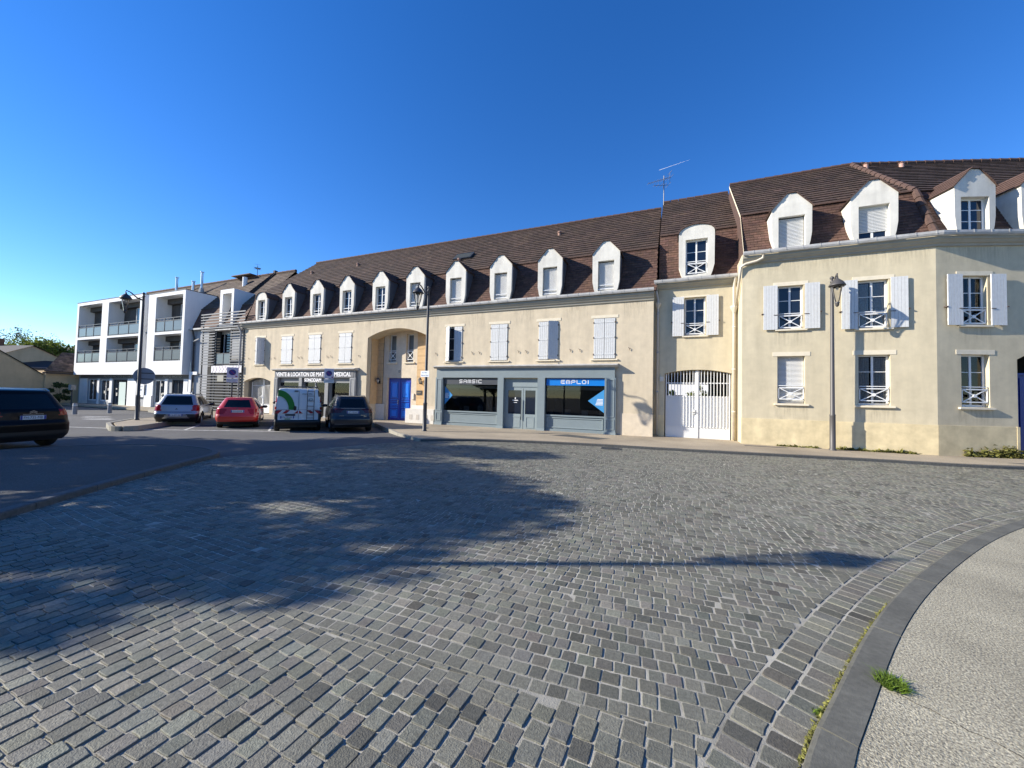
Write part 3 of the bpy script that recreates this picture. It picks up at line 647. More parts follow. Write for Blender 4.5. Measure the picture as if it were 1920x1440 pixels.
b = MB(T); b.add([(XB + .001, 0, 6.2), (XB + .001, .85, 8.45), (XB + .001, 4.65, 11.95), (XB + .001, 8.5, 8.45), (XB + .001, 9.3, 6.2)], [(0, 1, 2, 3, 4)]); b.build('gable_wall', plaster, main)
b = MB(T)      # plinth bands
for x0, x1 in ((-2.2, XB + .015), (-12.47, -11.75)): b.box(x0, x1, -.02, .01, -.2, 1.0)
b.box(-17.05, -16.58, -.02, .01, -.2, 1.0); b.build('plinth', stone_m, main)
for (a, c, nm), (al, ar, lb) in zip(wins, ((0, 62, 'window with its shutter ajar, shaded grey'), (0, 0, None), (0, 0, None), (0, 0, None), (38, 0, 'window with its left shutter ajar'), (0, 0, None), (0, 28, 'window with its right shutter ajar'), (0, 0, None))):
    shutters_closed(T, main, a, c, 3.39, 5.22, al, ar, lb)
cornice(T, main, XA, XB + .02, 5.88, 6.20); gutter(T, main, XA, XB + .02, 6.33)
xl = lambda r: XA; 
tiles(T, lambda r: XA, lambda r: XB + .12, (.03, 6.30), (.80, 2.16), 2.30, .125, .24, tile_low, main)
tiles(T, lambda r: XA + .25 * r, lambda r: XB + .12, (.80, 8.42), (3.85, 3.52), 5.22, .27, .33, tile_up, main, lift=.04)
b = MB(T); b.add([(XA, 4.65 + 3.8, 8.45), (XB + .1, 8.45, 8.45), (XB + .1, 4.65, 11.93), (XA + 1.3, 4.65, 11.93)], [(0, 1, 2, 3)]); b.add([(XA, .8, 8.42), (XA, 8.45, 8.42), (XA + 1.3, 4.65, 11.93)], [(0, 1, 2)]); b.add([(XA, -.1, 6.2), (XA, .8, 8.42), (XA, 8.45, 8.42), (XA, 9.3, 6.2)], [(0, 1, 2, 3)]); b.build('rear_roof_slope', tile_brown, main)
b = MB(T); b.box(XA, XB + .12, .74, .80, 8.41, 8.47); b.build('break_flashing', ridge_m, main)
ridge(T, main, (XA + 1.3, 4.65, 11.96), (XB + .12, 4.65, 11.96), .11)
zinc_cheek = mat('dark_zinc_cladding', (.085, .095, .115), .55, noise=.15)
dx = [-25.88, -23.24, -20.68, -18.18, -15.63, -13.2, -10.62, -8.03, -5.48, -2.88]
for i, x in enumerate(dx):
    if i == 0: dormer(T, main, x, 6.33, 'arch', zs=7.85, zp=8.30, content='window', depth=1.3, cheek=zinc_cheek, label='small round-topped dormer')
    elif i < 5: dormer(T, main, x, 6.33, content='window', cheek=zinc_cheek)
    else: dormer(T, main, x, 6.33, content='roller', wd=1.2, cheek=zinc_cheek)
# skylight and roof vents
b = MB(T); Mr = T @ Tr(-11.6, 2.25, 9.86) @ Matrix.Rotation(R(42.5), 4, 'X'); b = MB(Mr); b.box(-.58, .58, -.35, .35, -.06, .05); sk = b.build('skylight', rail_m, main); b = MB(Mr); b.box(-.5, .5, -.28, .28, .045, .056); b.build('pane', mat('skylight_glass', (.05, .055, .05), .6, spec=.2), sk)
for x, y in ((-20.8, 3.2), (-25.1, 3.0), (-6.1, 3.4), (-11.7, 1.9)):
    b = MB(T @ Tr(x, y, 8.47 + (y - .85) * .915)); b.lathe([(.09, -.1), (.09, .10), (.13, .13), (.10, .19), (0, .2)], seg=10); b.build('roof_vent', mat('clay_vent', (.34, .2, .15), .8), main)
# arched entrance recess
YR = .88
b = MB(T); ys = YR
b.wall([(-17.0, .0), (-12.1, .0), (-12.1, 5.4), (-17.0, 5.4)], [rect(-15.8, -14.06, .02, 2.56), rect(-15.76, -15.22, 3.47, 5.13), rect(-14.5, -13.97, 3.47, 5.13)], YR, .25)
b.build('recess_wall', stone_m, main)
b = MB(T); j = MB(T)
for x0, x1 in ((-16.58, -16.12), (-13.65, -12.47)):
    z = 1.02
    while z < 5.2:
        b.box(x0, x1, YR - .05, YR - .001, z, min(z + .385, 5.33)); z += .40
    j.box(x0, x1, YR - .035, YR - .002, 1.0, 5.33)
b.box(-16.575, -16.54, .30, YR - .05, 1.0, 4.85); b.build('ashlar_facing', ashlar, main); j.build('ashlar_joint', ashlar_joint, main)
b = MB(T); b.add([(-16.58, .3, 0), (-16.58, YR, 0), (-16.58, YR, 4.87), (-16.58, .3, 4.87)], [(0, 1, 2, 3)]); b.add([(-12.47, .3, 0), (-12.47, YR, 0), (-12.47, YR, 4.87), (-12.47, .3, 4.87)], [(0, 1, 2, 3)])
aa = arc(-16.58, -12.47, 4.85, 5.32); b.add([(x, .3, z) for x, z in aa] + [(x, YR, z) for x, z in aa], [(i, i + 1, len(aa) + i + 1, len(aa) + i) for i in range(len(aa) - 1)]); b.build('recess_reveal', plaster, main)
b = MB(T); b.box(-16.58, -15.92, YR - .07, YR - .051, -.1, 1.0); b.box(-13.95, -12.47, YR - .07, YR - .051, -.1, 1.0); b.box(-13.62, -11.78, -.12, -.021, -.1, .83); b.box(-13.55, -12.47, 0, YR - .05, -.1, .83); b.build('plinth', white_stone, main)
b = MB(T); 
for x in (-13.35, -12.9, -12.35, -11.95): b.box(x, x + .2, -.128, -.12, .25, .52)
b.build('meter_cabinet', mat('meter_door', (.55, .50, .42), .7), main)
for x0, x1 in ((-15.76, -15.22), (-14.5, -13.97)):
    f = frame_mb(T @ Tr(0, YR), x0, x1, 3.47, 5.13, .17, cols=1, rows=1).build('window', white_pvc, main); b = MB(T @ Tr(0, YR)); b.box(x0, x1, .2, .21, 3.47, 5.13); b.build('pane', mat('frosted_pane', (.12, .13, .13), .3), f)
    b = MB(T @ Tr(0, YR)); b.box(x0 - .1, x1 + .12, -.08, .1, 3.40, 3.47); b.build('sill', lintel_m, f); cross_rail(T @ Tr(0, YR), f, x0 + .02, x1 - .02, 3.62, 4.12, .06)
# blue double door
TD = T @ Tr(0, YR); b = MB(TD); b.box(-15.8, -14.06, .17, .22, .02, 2.56); dr = b.build('entrance_door', blue_door, main)
b = MB(TD); 
for x0, x1 in ((-15.72, -14.98), (-14.90, -14.14)):
    b.box(x0, x1, .14, .169, .10, 2.46)
b.box(-14.97, -14.91, .11, .169, .05, 2.52); b.build('door_leaf', blue_door, dr)
b = MB(TD)
for x0, x1 in ((-15.60, -15.10), (-14.78, -14.27)):
    for z0, z1 in ((1.36, 2.32), (.88, 1.08), (.22, .72)):
        for (a, c, e, f_) in ((x0, x1, z0, z0 + .03), (x0, x1, z1 - .03, z1), (x0, x0 + .03, z0 + .03, z1 - .03), (x1 - .03, x1, z0 + .03, z1 - .03)): b.box(a, c, .115, .139, e, f_)
        b.box(x0 + .07, x1 - .07, .12, .139, z0 + .07, z1 - .07)
    for z in (.80, 1.16, 1.26): b.box(x0 - .02, x1 + .02, .10, .139, z, z + .035)
b.build('door_panel', mat('bright_blue_paint', (.0, .18, .78), .35), dr)
b = MB(TD); b.box(-15.05, -15.02, .08, .14, 1.0, 1.25); b.build('handle', chrome, dr)
b = MB(TD); b.box(-14.99, -14.86, -.012, -.001, 2.88, 3.0); b.build('number_plate', mat('number_brown', (.18, .13, .08), .6), main)
text('22', 'house_number', white_letter, main, TD, -14.965, -14.885, 2.91, .055, -.013)
b = MB(TD); b.box(-13.95, -13.82, -.06, -.001, 1.32, 1.66); b.build('intercom', white_stone, main)
b = MB(TD); b.box(-13.62, -13.24, -.075, -.051, 1.58, 1.84); b.build('name_plaque', slate_paint, main); text('CABINET', 'plaque_lettering', mat('brass_text', (.5, .4, .25), .5), main, TD, -13.56, -13.30, 1.68, .06, -.076)
# left gateway with white bar gate
def bar_gate(T, root, x0, x1, z0, zt_s, zt_t, panel_z, y, bars=22, label=None, name='gate', kick=.5, midrail=None):
    xm = (x0 + x1) / 2; b = MB(T)
    def top(x): u = (x - x0) / (x1 - x0); return zt_s + (zt_t - zt_s) * (1 - (2 * u - 1) ** 2)
    for a, c in ((x0 + .04, xm - .04), (xm + .04, x1 - .04)):
        b.box(a, c, y, y + .03, z0, z0 + kick); b.box(a, c, y - .005, y + .04, z0 + kick + .05, z0 + kick + .09); b.box(a, c, y + .012, y + .02, z0 + kick, panel_z)
        b.box(a, c, y - .005, y + .04, panel_z, panel_z + .04); mr = midrail or (panel_z + zt_s) / 2 + .15; b.box(a, c, y - .004, y + .038, mr, mr + .04)
        for xx in (a, c - .05): b.box(xx, xx + .05, y - .003, y + .045, z0, top(xx + .025) - .04)
        n_ = bars // 2
        for i in range(1, n_): xx = a + (c - a) * i / n_; b.box(xx - .013, xx + .013, y - .028, y - .004, z0 + kick + .05, top(xx) - .03)
    b.box(xm - .045, xm + .045, y - .03, y + .05, z0 - .03, top(xm) - .03)
    gt = b.build(name, white_pvc, root)
    if label: gt['label'] = label
    b = MB(T); b.box(xm - .16, xm - .06, y - .05, y - .03, z0 + 1.0, z0 + 1.2); b.box(xm - .2, xm - .06, y - .08, y - .05, z0 + 1.08, z0 + 1.11); b.build('handle', white_wood, gt)
    return gt
bar_gate(T, main, -27.45, -24.95, .1, 2.22, 2.45, .72, .45, 18, kick=.55, midrail=1.95, label='white barred gate of the left gateway')
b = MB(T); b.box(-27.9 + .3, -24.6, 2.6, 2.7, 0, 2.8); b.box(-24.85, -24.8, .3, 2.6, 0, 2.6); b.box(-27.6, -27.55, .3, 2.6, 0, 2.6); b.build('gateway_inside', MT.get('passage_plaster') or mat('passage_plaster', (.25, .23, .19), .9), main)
pipe(T, main, [(XA - .10, -.27, 6.2), (XA - .10, -.25, 6.0), (XA - .10, -.09, 5.7), (XA - .10, -.09, .1)], .06)
# stroke letters
LET = {'S': [[(1, 1), (0, 1), (0, .5), (1, .5), (1, 0), (0, 0)]], 'A': [[(0, 0), (0, .8), (.2, 1), (1, 1), (1, 0)], [(0, .42), (1, .42)]], 'M': [[(0, 0), (0, 1), (1, 1), (1, 0)], [(.5, 0), (.5, 1)]], 'I': [[(.5, 0), (.5, 1)]], 'C': [[(1, 1), (0, 1), (0, 0), (1, 0)]],
       'E': [[(1, 1), (0, 1), (0, 0), (1, 0)], [(0, .5), (.9, .5)]], 'P': [[(0, 0), (0, 1), (1, 1), (1, .45), (0, .45)]], 'L': [[(0, 1), (0, 0), (1, 0)]], 'O': [[(0, 0), (0, 1), (1, 1), (1, 0), (0, 0)]]}
def stroke_text(s, T, root, x0, x1, z0, h, y):
    b = MB(T); wid = {'I': .25}; tot = sum(wid.get(c, 1) for c in s) + .45 * (len(s) - 1); u = (x1 - x0) / tot; x = x0
    for c in s:
        wc = wid.get(c, 1)
        for st in LET[c]: b.ribbon([(x + (px_ if wc == 1 else .12) * u * .95, z0 + pz * h) for px_, pz in st], h * .2, y)
        x += (wc + .45) * u
    return b.build('sign_lettering', white_letter, root)
def panel_frame(b, x0, x1, z0, z1, y, t=.03, d=.015):
    b.box(x0, x1, y - d, y, z0, z0 + t); b.box(x0, x1, y - d, y, z1 - t, z1); b.box(x0, x0 + t, y - d, y, z0 + t, z1 - t); b.box(x1 - t, x1, y - d, y, z0 + t, z1 - t)
def shopfront(T, root, X0, X1, paint, light, bays, piers, zt, zc, zwin, cn, door_i, label, proj=.15, fas=None):
    b = MB(T); y0 = -proj
    b.box(X0 + .05, X1 - .05, y0, .0, zt, zc - .12)                       # fascia
    for (a, c) in piers: b.box(a, c, y0, .28, .0, zt)
    for i, (a, c) in enumerate(bays):
        if i != door_i: b.box(a, c, .04, .28, .0, zwin); b.box(a, c, -.03, .04, .0, .16); b.box(a, c, -.02, .04, zwin - .07, zwin)
    b.box(X0 + .1, X1 - .1, .30, .34, -.1, zt + .01) if False else None
    sf = b.build('shopfront', paint, root); sf['label'] = label
    b = MB(T)
    for (a, c) in piers:
        if c - a > .3 or True:
            if a == piers[0][0] or c == piers[-1][1]:
                panel_frame(b, a + .06, c - .06, .82, zt - .05, y0, .035, .02); panel_frame(b, a + .06, c - .06, .28, .72, y0, .035, .02)
        b.box(a - .02, c + .02, y0 - .04, y0, 0, .16)
    for i, (a, c) in enumerate(bays):
        if i != door_i: panel_frame(b, a + .08, c - .08, .22, zwin - .12, .04, .04, .03)
    b.build('moulding', light, sf)
    b = MB(T); b.extr_x([(0, zc - .12), (y0 - .05, zc - .12), (y0 - .12, zc - .06), (y0 - .19, zc - .04), (y0 - .19, zc), (0, zc + .06)], X0 - .08, X1 + .08); b.build('shop_cornice', cn, sf)
    return sf
s2 = shopfront(T, main, -11.68, -2.38, grey_paint, grey_light, [(-11.25, -8.06), (-7.74, -5.98), (-5.62, -2.86)], [(-11.68, -11.25), (-8.06, -7.74), (-5.98, -5.62), (-2.86, -2.38)], 2.53, 3.12, .82, gutter_m, 1, 'grey-green employment agency shopfront with black and blue signs')
for (a, c), m, s in (((-11.25, -8.06), slate_paint if False else mat('grey_sign', (.06, .065, .075), .4), 'SAMSIC'), ((-5.62, -2.86), blue_sign, 'EMPLOI')):
    b = MB(T); b.box(a + .05, c, -.05, -.03, 2.18, 2.50); b.build('sign_panel', m, s2); stroke_text(s, T, s2, (a + c) / 2 - .62, (a + c) / 2 + .66, 2.27, .15, -.051)
    b = MB(T); b.box(a, c, .03, .04, .82, 2.2); b.build('shop_pane', glass, s2)
    b = MB(T); b.box(a + .1, c - .02, .06, .1, 1.98, 2.12); b.build('blind', mat('rolled_blind', (.22, .20, .15), .8), s2)
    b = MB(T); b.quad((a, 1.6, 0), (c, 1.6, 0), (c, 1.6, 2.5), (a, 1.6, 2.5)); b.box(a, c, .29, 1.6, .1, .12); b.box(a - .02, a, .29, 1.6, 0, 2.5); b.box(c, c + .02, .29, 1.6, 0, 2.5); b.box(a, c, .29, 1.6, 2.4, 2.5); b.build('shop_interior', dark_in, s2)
    b = MB(T)
    for k in range(3): xx = a + .5 + k * .85; b.box(xx, xx + .5, .9, 1.3, .7, .75); b.box(xx + .1, xx + .13, .9, 1.3, .1, .7); b.box(xx + .15, xx + .45, 1.0, 1.05, .78, 1.05)
    b.build('desk', mat('desk_grey', (.10, .10, .10), .6), s2)
b = MB(T); b.prism([(-11.2, 1.12), (-10.72, 1.62), (-11.2, 2.08)], .018, .028); b.prism([(-2.9, .98), (-2.9, 2.02), (-3.62, 1.5)], .018, .028); b.build('arrow_sticker', blue_sticker, s2)
for k in range(5): 
    b = MB(T); 
b = MB(T)
for k in range(5): b.box(-11.17, -10.98 + .05 * (k == 2), .010, .015, 1.48 + k * .055, 1.505 + k * .055); b.box(-3.28 + .02 * k, -2.95, .010, .015, 1.32 + k * .06, 1.35 + k * .06)
b.build('sticker_text', white_letter, s2)
# its doors
b = MB(T); a, c = -7.74, -5.98
b.box(a, c, .05, .10, 2.1, 2.53); b.box(a, a + .08, .08, .14, 0, 2.1); b.box(c - .08, c, .08, .14, 0, 2.1); b.box(a + .08, c - .08, .08, .14, 2.02, 2.1)
sd = b.build('door_frame', grey_light, s2)
for x0, x1 in ((a + .08, -6.78), (-6.76, c - .08)):
    b = MB(T); b.box(x0, x0 + .09, .08, .13, .0, 2.02); b.box(x1 - .09, x1, .08, .13, 0, 2.02); b.box(x0 + .09, x1 - .09, .08, .13, 0, .78); b.box(x0 + .09, x1 - .09, .08, .13, 1.93, 2.02); panel_frame(b, x0 + .14, x1 - .14, .12, .66, .08, .03, .015); b.build('door_leaf', grey_light, s2)
    b = MB(T); b.box(x0 + .09, x1 - .09, .1, .11, .78, 1.93); b.build('door_pane', glass_dark, s2)
b = MB(T); b.tube([(-6.86, .03, .5), (-6.86, .03, 1.5)], .018, 6); b.build('door_handle', rail_m, s2)
b = MB(T); b.box(-7.35, -7.05, .094, .098, 1.42, 1.46); b.box(-7.3, -7.1, .094, .098, 1.32, 1.345); b.box(-7.22, -7.17, .094, .098, 1.5, 1.58); b.build('door_sticker', white_letter, s2)
s1 = shopfront(T, main, -24.3, -17.25, grey_shop, mat('pale_grey_moulding', (.33, .34, .35), .5), [(-23.95, -21.98), (-21.72, -19.72), (-19.35, -17.72)], [(-24.3, -23.95), (-21.98, -21.72), (-19.72, -19.35), (-17.72, -17.25)], 2.5, 3.05, .85, gutter_m, 1, 'dark grey medical equipment shopfront with white lettering')
b = MB(T); b.box(-24.2, -17.4, -.17, -.151, 2.52, 2.90); b.build('sign_board', mat('sign_board_grey', (.13, .13, .14), .5), s1)
text('VENTE & LOCATION DE MATERIEL MEDICAL', 'sign_lettering', white_letter, s1, T, -24.05, -17.6, 2.59, .25, -.175, bold=.022)
text('SONODIAM', 'shop_name_lettering', white_letter, s1, T, -21.45, -20.0, 2.26, .20, -.17, bold=.03)
for i, (a, c) in enumerate([(-23.95, -21.98), (-21.72, -19.72), (-19.35, -17.72)]):
    b = MB(T); b.box(a, c, .08, .10, .85 if i != 1 else .0, 2.2); b.build('shop_pane', glass, s1)
    b = MB(T); b.box(a, c, .04, .12, 2.2, 2.5); 
    if i == 1: b.box(a, a + .07, .04, .12, 0, 2.2); b.box(c - .07, c, .04, .12, 0, 2.2); b.box((a + c) / 2 - .05, (a + c) / 2 + .05, .04, .12, 0, 2.2)
    b.build('transom', grey_shop, s1)
b = MB(T); b.box(-24.1, -17.4, 1.5, 1.55, 0, 2.5); b.box(-24.1, -17.4, .29, 1.5, .02, .04); b.box(-24.1, -17.4, .29, 1.5, 2.45, 2.5); b.build('shop_interior', mat('shop_back_wall', (.10, .10, .09), .9), s1)
b = MB(T)
for x in (-23.2, -18.9, -18.5, -18.1): b.lathe([(.03, 0), (.05, .08), (0, .1)], (x, .9, 2.1), 8)
b.build('spot_light', white_letter, s1)
b = MB(T); b.box(-18.75, -18.45, .6, .62, 1.25, 1.8); b.build('display_frame', slate_paint, s1)

# wall lanterns of the entrance (things hanging on the wall)
def wall_lantern(x, y, z, label):
    r = empty('wall_lantern', (x, y, z), 0, label, 'wall lamp', 'lanterns beside the blue entrance door')
    b = MB(); b.tube([(0, 0, -.1), (0, -.10, -.16), (0, -.16, -.1)], .018, 6); b.box(-.05, .05, -.02, 0, -.16, .02); b.build('bracket', lamp_dark, r)
    b = MB(); b.lathe([(.0, .24), (.02, .2), (.05, .19), (.11, .10), (.115, .085), (.10, .08)], (0, -.16, 0), 10); b.lathe([(.045, -.14), (.05, -.1), (0, -.1)], (0, -.16, 0), 10)
    for k in range(6): a = k * math.pi / 3; b.tube([(.045 * math.cos(a), -.16 + .045 * math.sin(a), -.1), (.1 * math.cos(a), -.16 + .1 * math.sin(a), .085)], .008, 4)
    b.build('cage', lamp_m, r); b = MB(); b.lathe([(.038, -.1), (.092, .08)], (0, -.16, 0), 12); b.build('lantern_glass', lantern_glass, r)
wall_lantern(-16.33, YM + YR - .05, 2.36, 'small wall lantern left of the blue door, half in shade')
wall_lantern(-13.30, YM + YR - .05, 2.36, 'small wall lantern right of the blue door above the black plaque')

# ================================================================ gateway house (X -0.88 .. 2.3, facade Y 17.75)
Y2 = 17.75; gh = empty('gateway_house', (.7, Y2, 0), 0, 'narrow recessed house over a passage with a white barred gate', 'building'); T = Tr(-.7)
arch2 = [(-.42, -.1), (2.10, -.1)] + arc(-.42, 2.10, 2.76, 2.92)
b = MB(T); b.wall([(-.88, -.3), (2.3, -.3), (2.3, 6.75), (-.88, 6.75)], [rect(.34, 1.13, 4.36, 5.98), arch2], 0, .3); b.build('wall', plaster3, gh)
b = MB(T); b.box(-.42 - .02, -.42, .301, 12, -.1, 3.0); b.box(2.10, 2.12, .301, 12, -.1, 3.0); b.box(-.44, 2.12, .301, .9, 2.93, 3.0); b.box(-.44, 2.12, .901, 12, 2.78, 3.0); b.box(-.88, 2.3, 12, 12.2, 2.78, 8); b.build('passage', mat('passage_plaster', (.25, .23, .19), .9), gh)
b = MB(T); b.box(-.88, -.42, -.018, .0, -.2, .98); b.box(2.10, 2.3, -.018, 0, -.2, .98); b.build('plinth', plinth_m, gh)
b = MB(T); b.box(-.62, -.46, -.05, -.001, 2.42, 2.62); b.build('house_sign', white_stone, gh)
f = window(T, gh, .34, 1.13, 4.36, 5.98, lintel=.07, rail=(.06, .45), label='window with open white shutters above the gate'); shutters_open(T, f, .34, 1.13, 4.36, 5.98, .45)
bar_gate(T, gh, -.42, 2.10, .06, 2.78, 2.92, 1.78, .12, 20, kick=.40, midrail=2.34, label='white double gate of bars, left half in shade')
cornice(T, gh, -.88, 2.3, 6.40, 6.62); gutter(T, gh, -.88, 2.3, 6.74)
tiles(T, lambda r: -.70, lambda r: 2.42, (.03, 6.72), (.80, 2.40), 2.53, .125, .24, tile_low, gh)
tiles(T, lambda r: -.70, lambda r: 2.42, (.80, 9.08), (3.6, 3.28), 4.85, .27, .33, tile_up, gh, lift=.04)
b = MB(T); b.box(-.70, 2.42, .74, .80, 9.07, 9.13); b.build('break_flashing', ridge_m, gh)
b = MB(T); b.add([(-.71, -.1, 6.2), (-.71, .8, 9.1), (-.71, 4.4, 12.3), (-.71, 8, 9.1), (-.71, 8.5, 6.2)], [(0, 1, 2, 3, 4)]); b.add([(-.7, 4.4, 12.33), (2.4, 4.4, 12.33), (2.4, 8, 9.1), (-.7, 8, 9.1)], [(0, 1, 2, 3)]); b.box(-.88, 2.3, 8.3, 8.5, 3.0, 9.1); b.build('gable_wall', under_roof, gh)
ridge(T, gh, (-.7, 4.4, 12.36), (2.42, 4.4, 12.36))
dormer(T, gh, .77, 6.78, 'arch', wd=1.36, zs=8.68, zp=9.02, op=(.84, 6.88, 8.40), content='window', rail='cross', taper=.16, slat=.8, label='round-topped dormer with a cross railing')
pipe(T, gh, [(-.82, -.30, 6.62), (-.80, -.28, 6.35), (-.72, -.08, 5.95), (-.72, -.07, .1)], .05)
pipe(T, gh, [(2.2, -.25, 6.62), (2.14, -.2, 6.2), (2.16, -.1, 5.6), (2.16, -.08, 5.2), (2.16, -.08, .1)], .055, pipe_cream)
b = MB(T); b.lathe([(.06, 0), (.07, .05), (.14, .22), (.14, .28), (.0, .28)], (2.16, -.1, 5.2), 8); b.lathe([(.05, 0), (.06, .05), (.12, .2), (.12, .26), (0, .26)], (-.72, -.09, 5.55), 8); b.build('hopper', pipe_cream, gh)
# courtyard seen through the passage
ch = empty('courtyard_house', (1, 44, 0), 0, 'white house seen through the gate beyond the courtyard', 'building')
b = MB(); b.box(-6, 8, 0, .3, 0, 4.5); b.box(-6, 8, .3, 6, 4.4, 4.5); b.build('wall', white_wall, ch); b = MB(); b.extr_x([(-.3, 4.3), (3, 6.5), (6.3, 4.3)], -6.2, 8.2); b.build('roof', tile_brown, ch)
b = MB(); b.box(-1.2, -.2, -.02, .0, 1, 2.2); b.box(2, 3, -.02, 0, 1, 2.2); b.build('window', glass_dark, ch)

# ================================================================ corner house (X 2.3 .. 7.73, Y 16.65, then turned 18 degrees)
Y3 = 16.65; XC = 7.73; A4 = R(18.0); TH = math.tan(A4 / 2)
co = empty('corner_house', (5, Y3, 0), 0, 'beige corner house with white open shutters and large brown hipped roof', 'building'); T = Tr(-5); T4 = Tr(XC - 5) @ Matrix.Rotation(A4, 4, 'Z')
L4 = 12
W3 = [(3.44, 4.20, 4.30, 5.88, 'u'), (5.74, 6.55, 4.22, 5.86, 'u'), (3.42, 4.25, 1.60, 3.31, 'r'), (5.74, 6.58, 1.60, 3.31, 'c')]
W4 = [(.74, 1.50, 4.25, 5.84, 'u'), (.70, 1.52, 1.62, 3.30, 'c')]
b = MB(T); b.wall([(2.3, -.3), (XC, -.3), (XC, 7.2), (2.3, 7.2)], [rect(*q[:4]) for q in W3], 0, .28); b.box(2.3, 2.6, .001, 9, -.3, 7.2); b.box(2.6, XC, 8.7, 9, -.3, 7.2)
b.T = T4; door4 = [(2.31, -.1), (4.9, -.1)] + arc(2.31, 4.9, 3.16, 3.55)
b.wall([(0, -.3), (L4, -.3), (L4, 7.2), (0, 7.2)], [rect(*q[:4]) for q in W4] + [door4], 0, .4); b.box(L4 - .3, L4, .001, 9, -.3, 7.2); b.build('wall', plaster3, co)
b = MB(T); b.box(2.285, XC + .0, -.022, 0, -.2, 1.02); b.T = T4; b.box(0, 2.25, -.022, 0, -.2, 1.02); b.box(2.25, 2.33, -.03, 0.02, -.2, 1.03); b.box(4.9, L4, -.022, 0, -.2, 1.02); b.build('plinth', plinth_m, co)
for TT, WW in ((T, W3), (T4, W4)):
    for x0, x1, z0, z1, k in WW:
        if k == 'u': f = window(TT, co, x0, x1, z0, z1, y=.13, lintel=.14, rail=(.04, .50), curtain=(x0 > 5 or TT is T4), label='window between open white shutters'); shutters_open(TT, f, x0, x1, z0, z1)
        elif k == 'r': window(TT, co, x0, x1, z0, z1, y=.17, lintel=.15, rail=(.14, .58), roller=.985, label='ground floor window closed by its roller shutter')
        else: window(TT, co, x0, x1, z0, z1, y=.15, lintel=.15, rail=(.14, .58), curtain=True, label='ground floor window with lace curtains')
b = MB(T4); b.box(2.33, 4.9, .28, .34, .02, 2.75); b.box(2.33, 4.9, .24, .28, 2.68, 2.75)
for i in range(9): b.box(2.36 + i * .29, 2.60 + i * .29, .25, .28, .1, 2.6)
b.build('garage_door', mat('deep_blue_door', (.0, .02, .20), .4), co)
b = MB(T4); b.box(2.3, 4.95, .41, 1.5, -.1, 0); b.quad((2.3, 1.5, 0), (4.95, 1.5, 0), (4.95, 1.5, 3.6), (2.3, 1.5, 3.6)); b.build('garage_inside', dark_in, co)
cornice(T, co, 2.3, XC, 6.80, 7.06, mit1=TH); cornice(T4, co, 0, L4, 6.80, 7.06, mit0=-TH)
gutter(T, co, 2.3, XC, 7.19, mit1=TH); gutter(T4, co, 0, L4, 7.19, mit0=-TH)
k1 = .95 / 2.12; 
tiles(T, lambda r: 2.36, lambda r: XC - .03 * TH - TH * r * (.82 / 2.07), (.03, 7.17), (.82, 1.90), 2.07, .125, .24, tile_low, co)
tiles(T4, lambda r: .03 * TH + TH * r * (.82 / 2.07), lambda r: L4, (.03, 7.17), (.82, 1.90), 2.07, .125, .24, tile_low, co)
tiles(T, lambda r: 2.36, lambda r: XC - TH * (.82 + r * .756), (.80, 9.05), (3.55, 3.07), 4.693, .27, .33, tile_up, co, lift=.04)
tiles(T4, lambda r: TH * (.82 + r * .756), lambda r: L4, (.80, 9.05), (3.55, 3.07), 4.693, .27, .33, tile_up, co, lift=.04)
b = MB(T); b.box(2.36, XC - .15, .74, .80, 9.04, 9.09); b.build('break_flashing', ridge_m, co)
p_e = Vector((XC - 5, .0, 7.2)); p_k = Vector((XC - 5 - .83 * TH, .83, 9.1)); p_r = Vector((XC - 5 - 4.35 * TH, 4.35, 12.15))
ridge(I4, co, p_e, p_k, .11, 'hip'); ridge(I4, co, p_k, p_r, .10, 'hip')
ridge(T, co, (2.36, 4.35, 12.15), (XC - 4.35 * TH, 4.35, 12.15)); ridge(T4, co, (4.35 * TH, 4.35, 12.15), (L4, 4.35, 12.15))
b = MB(T); b.add([(2.36, -.1, 7.1), (2.36, .82, 9.05), (2.36, 4.35, 12.11), (2.36, 7.9, 9.05), (2.36, 9, 7.0)], [(0, 1, 2, 3, 4)]); b.build('gable_cladding', ridge_m, co)
b = MB(T); vp = [(2.34, -.12, 7.15), (2.34, .82, 9.08), (2.34, 4.35, 12.13)]
for q0, q1 in zip(vp, vp[1:]): b.add([q0, q1, (2.34, q1[1] + .03, q1[2] - .10), (2.34, q0[1] + .03, q0[2] - .10)], [(0, 1, 2, 3)])
b.build('verge_strip', lintel_m, co)
b = MB(T); b.add([(2.36, 4.35, 12.11), (XC - .7, 4.35, 12.11), (XC - .7, 9, 8.0), (2.36, 9, 8.0)], [(0, 1, 2, 3)]); b.T = T4; b.add([(.68, 4.35, 12.11), (L4, 4.35, 12.11), (L4, 9, 8), (-.5, 9, 8)], [(0, 1, 2, 3)]); b.build('rear_roof_slope', tile_brown, co)
dormer(T, co, 3.82, 7.22, wd=1.22, zs=8.68, zp=9.22, op=(.80, 7.24, 8.38), rail=False, taper=.10)
dormer(T, co, 6.13, 7.22, wd=1.26, zs=8.70, zp=9.24, op=(.82, 7.24, 8.38), rail=False, taper=.10, slat=.78, label='dormer with its roller shutter partly raised')
dormer(T4, co, 1.02, 7.22, wd=1.20, zs=8.70, zp=9.24, op=(.82, 7.24, 8.34), rail=False, content='window', taper=.08, label='dormer with a dark window past the corner')
dormer(T4, co, 2.95, 7.22, wd=1.20, zs=8.70, zp=9.24, op=(.82, 7.24, 8.34), rail=False, taper=.08)
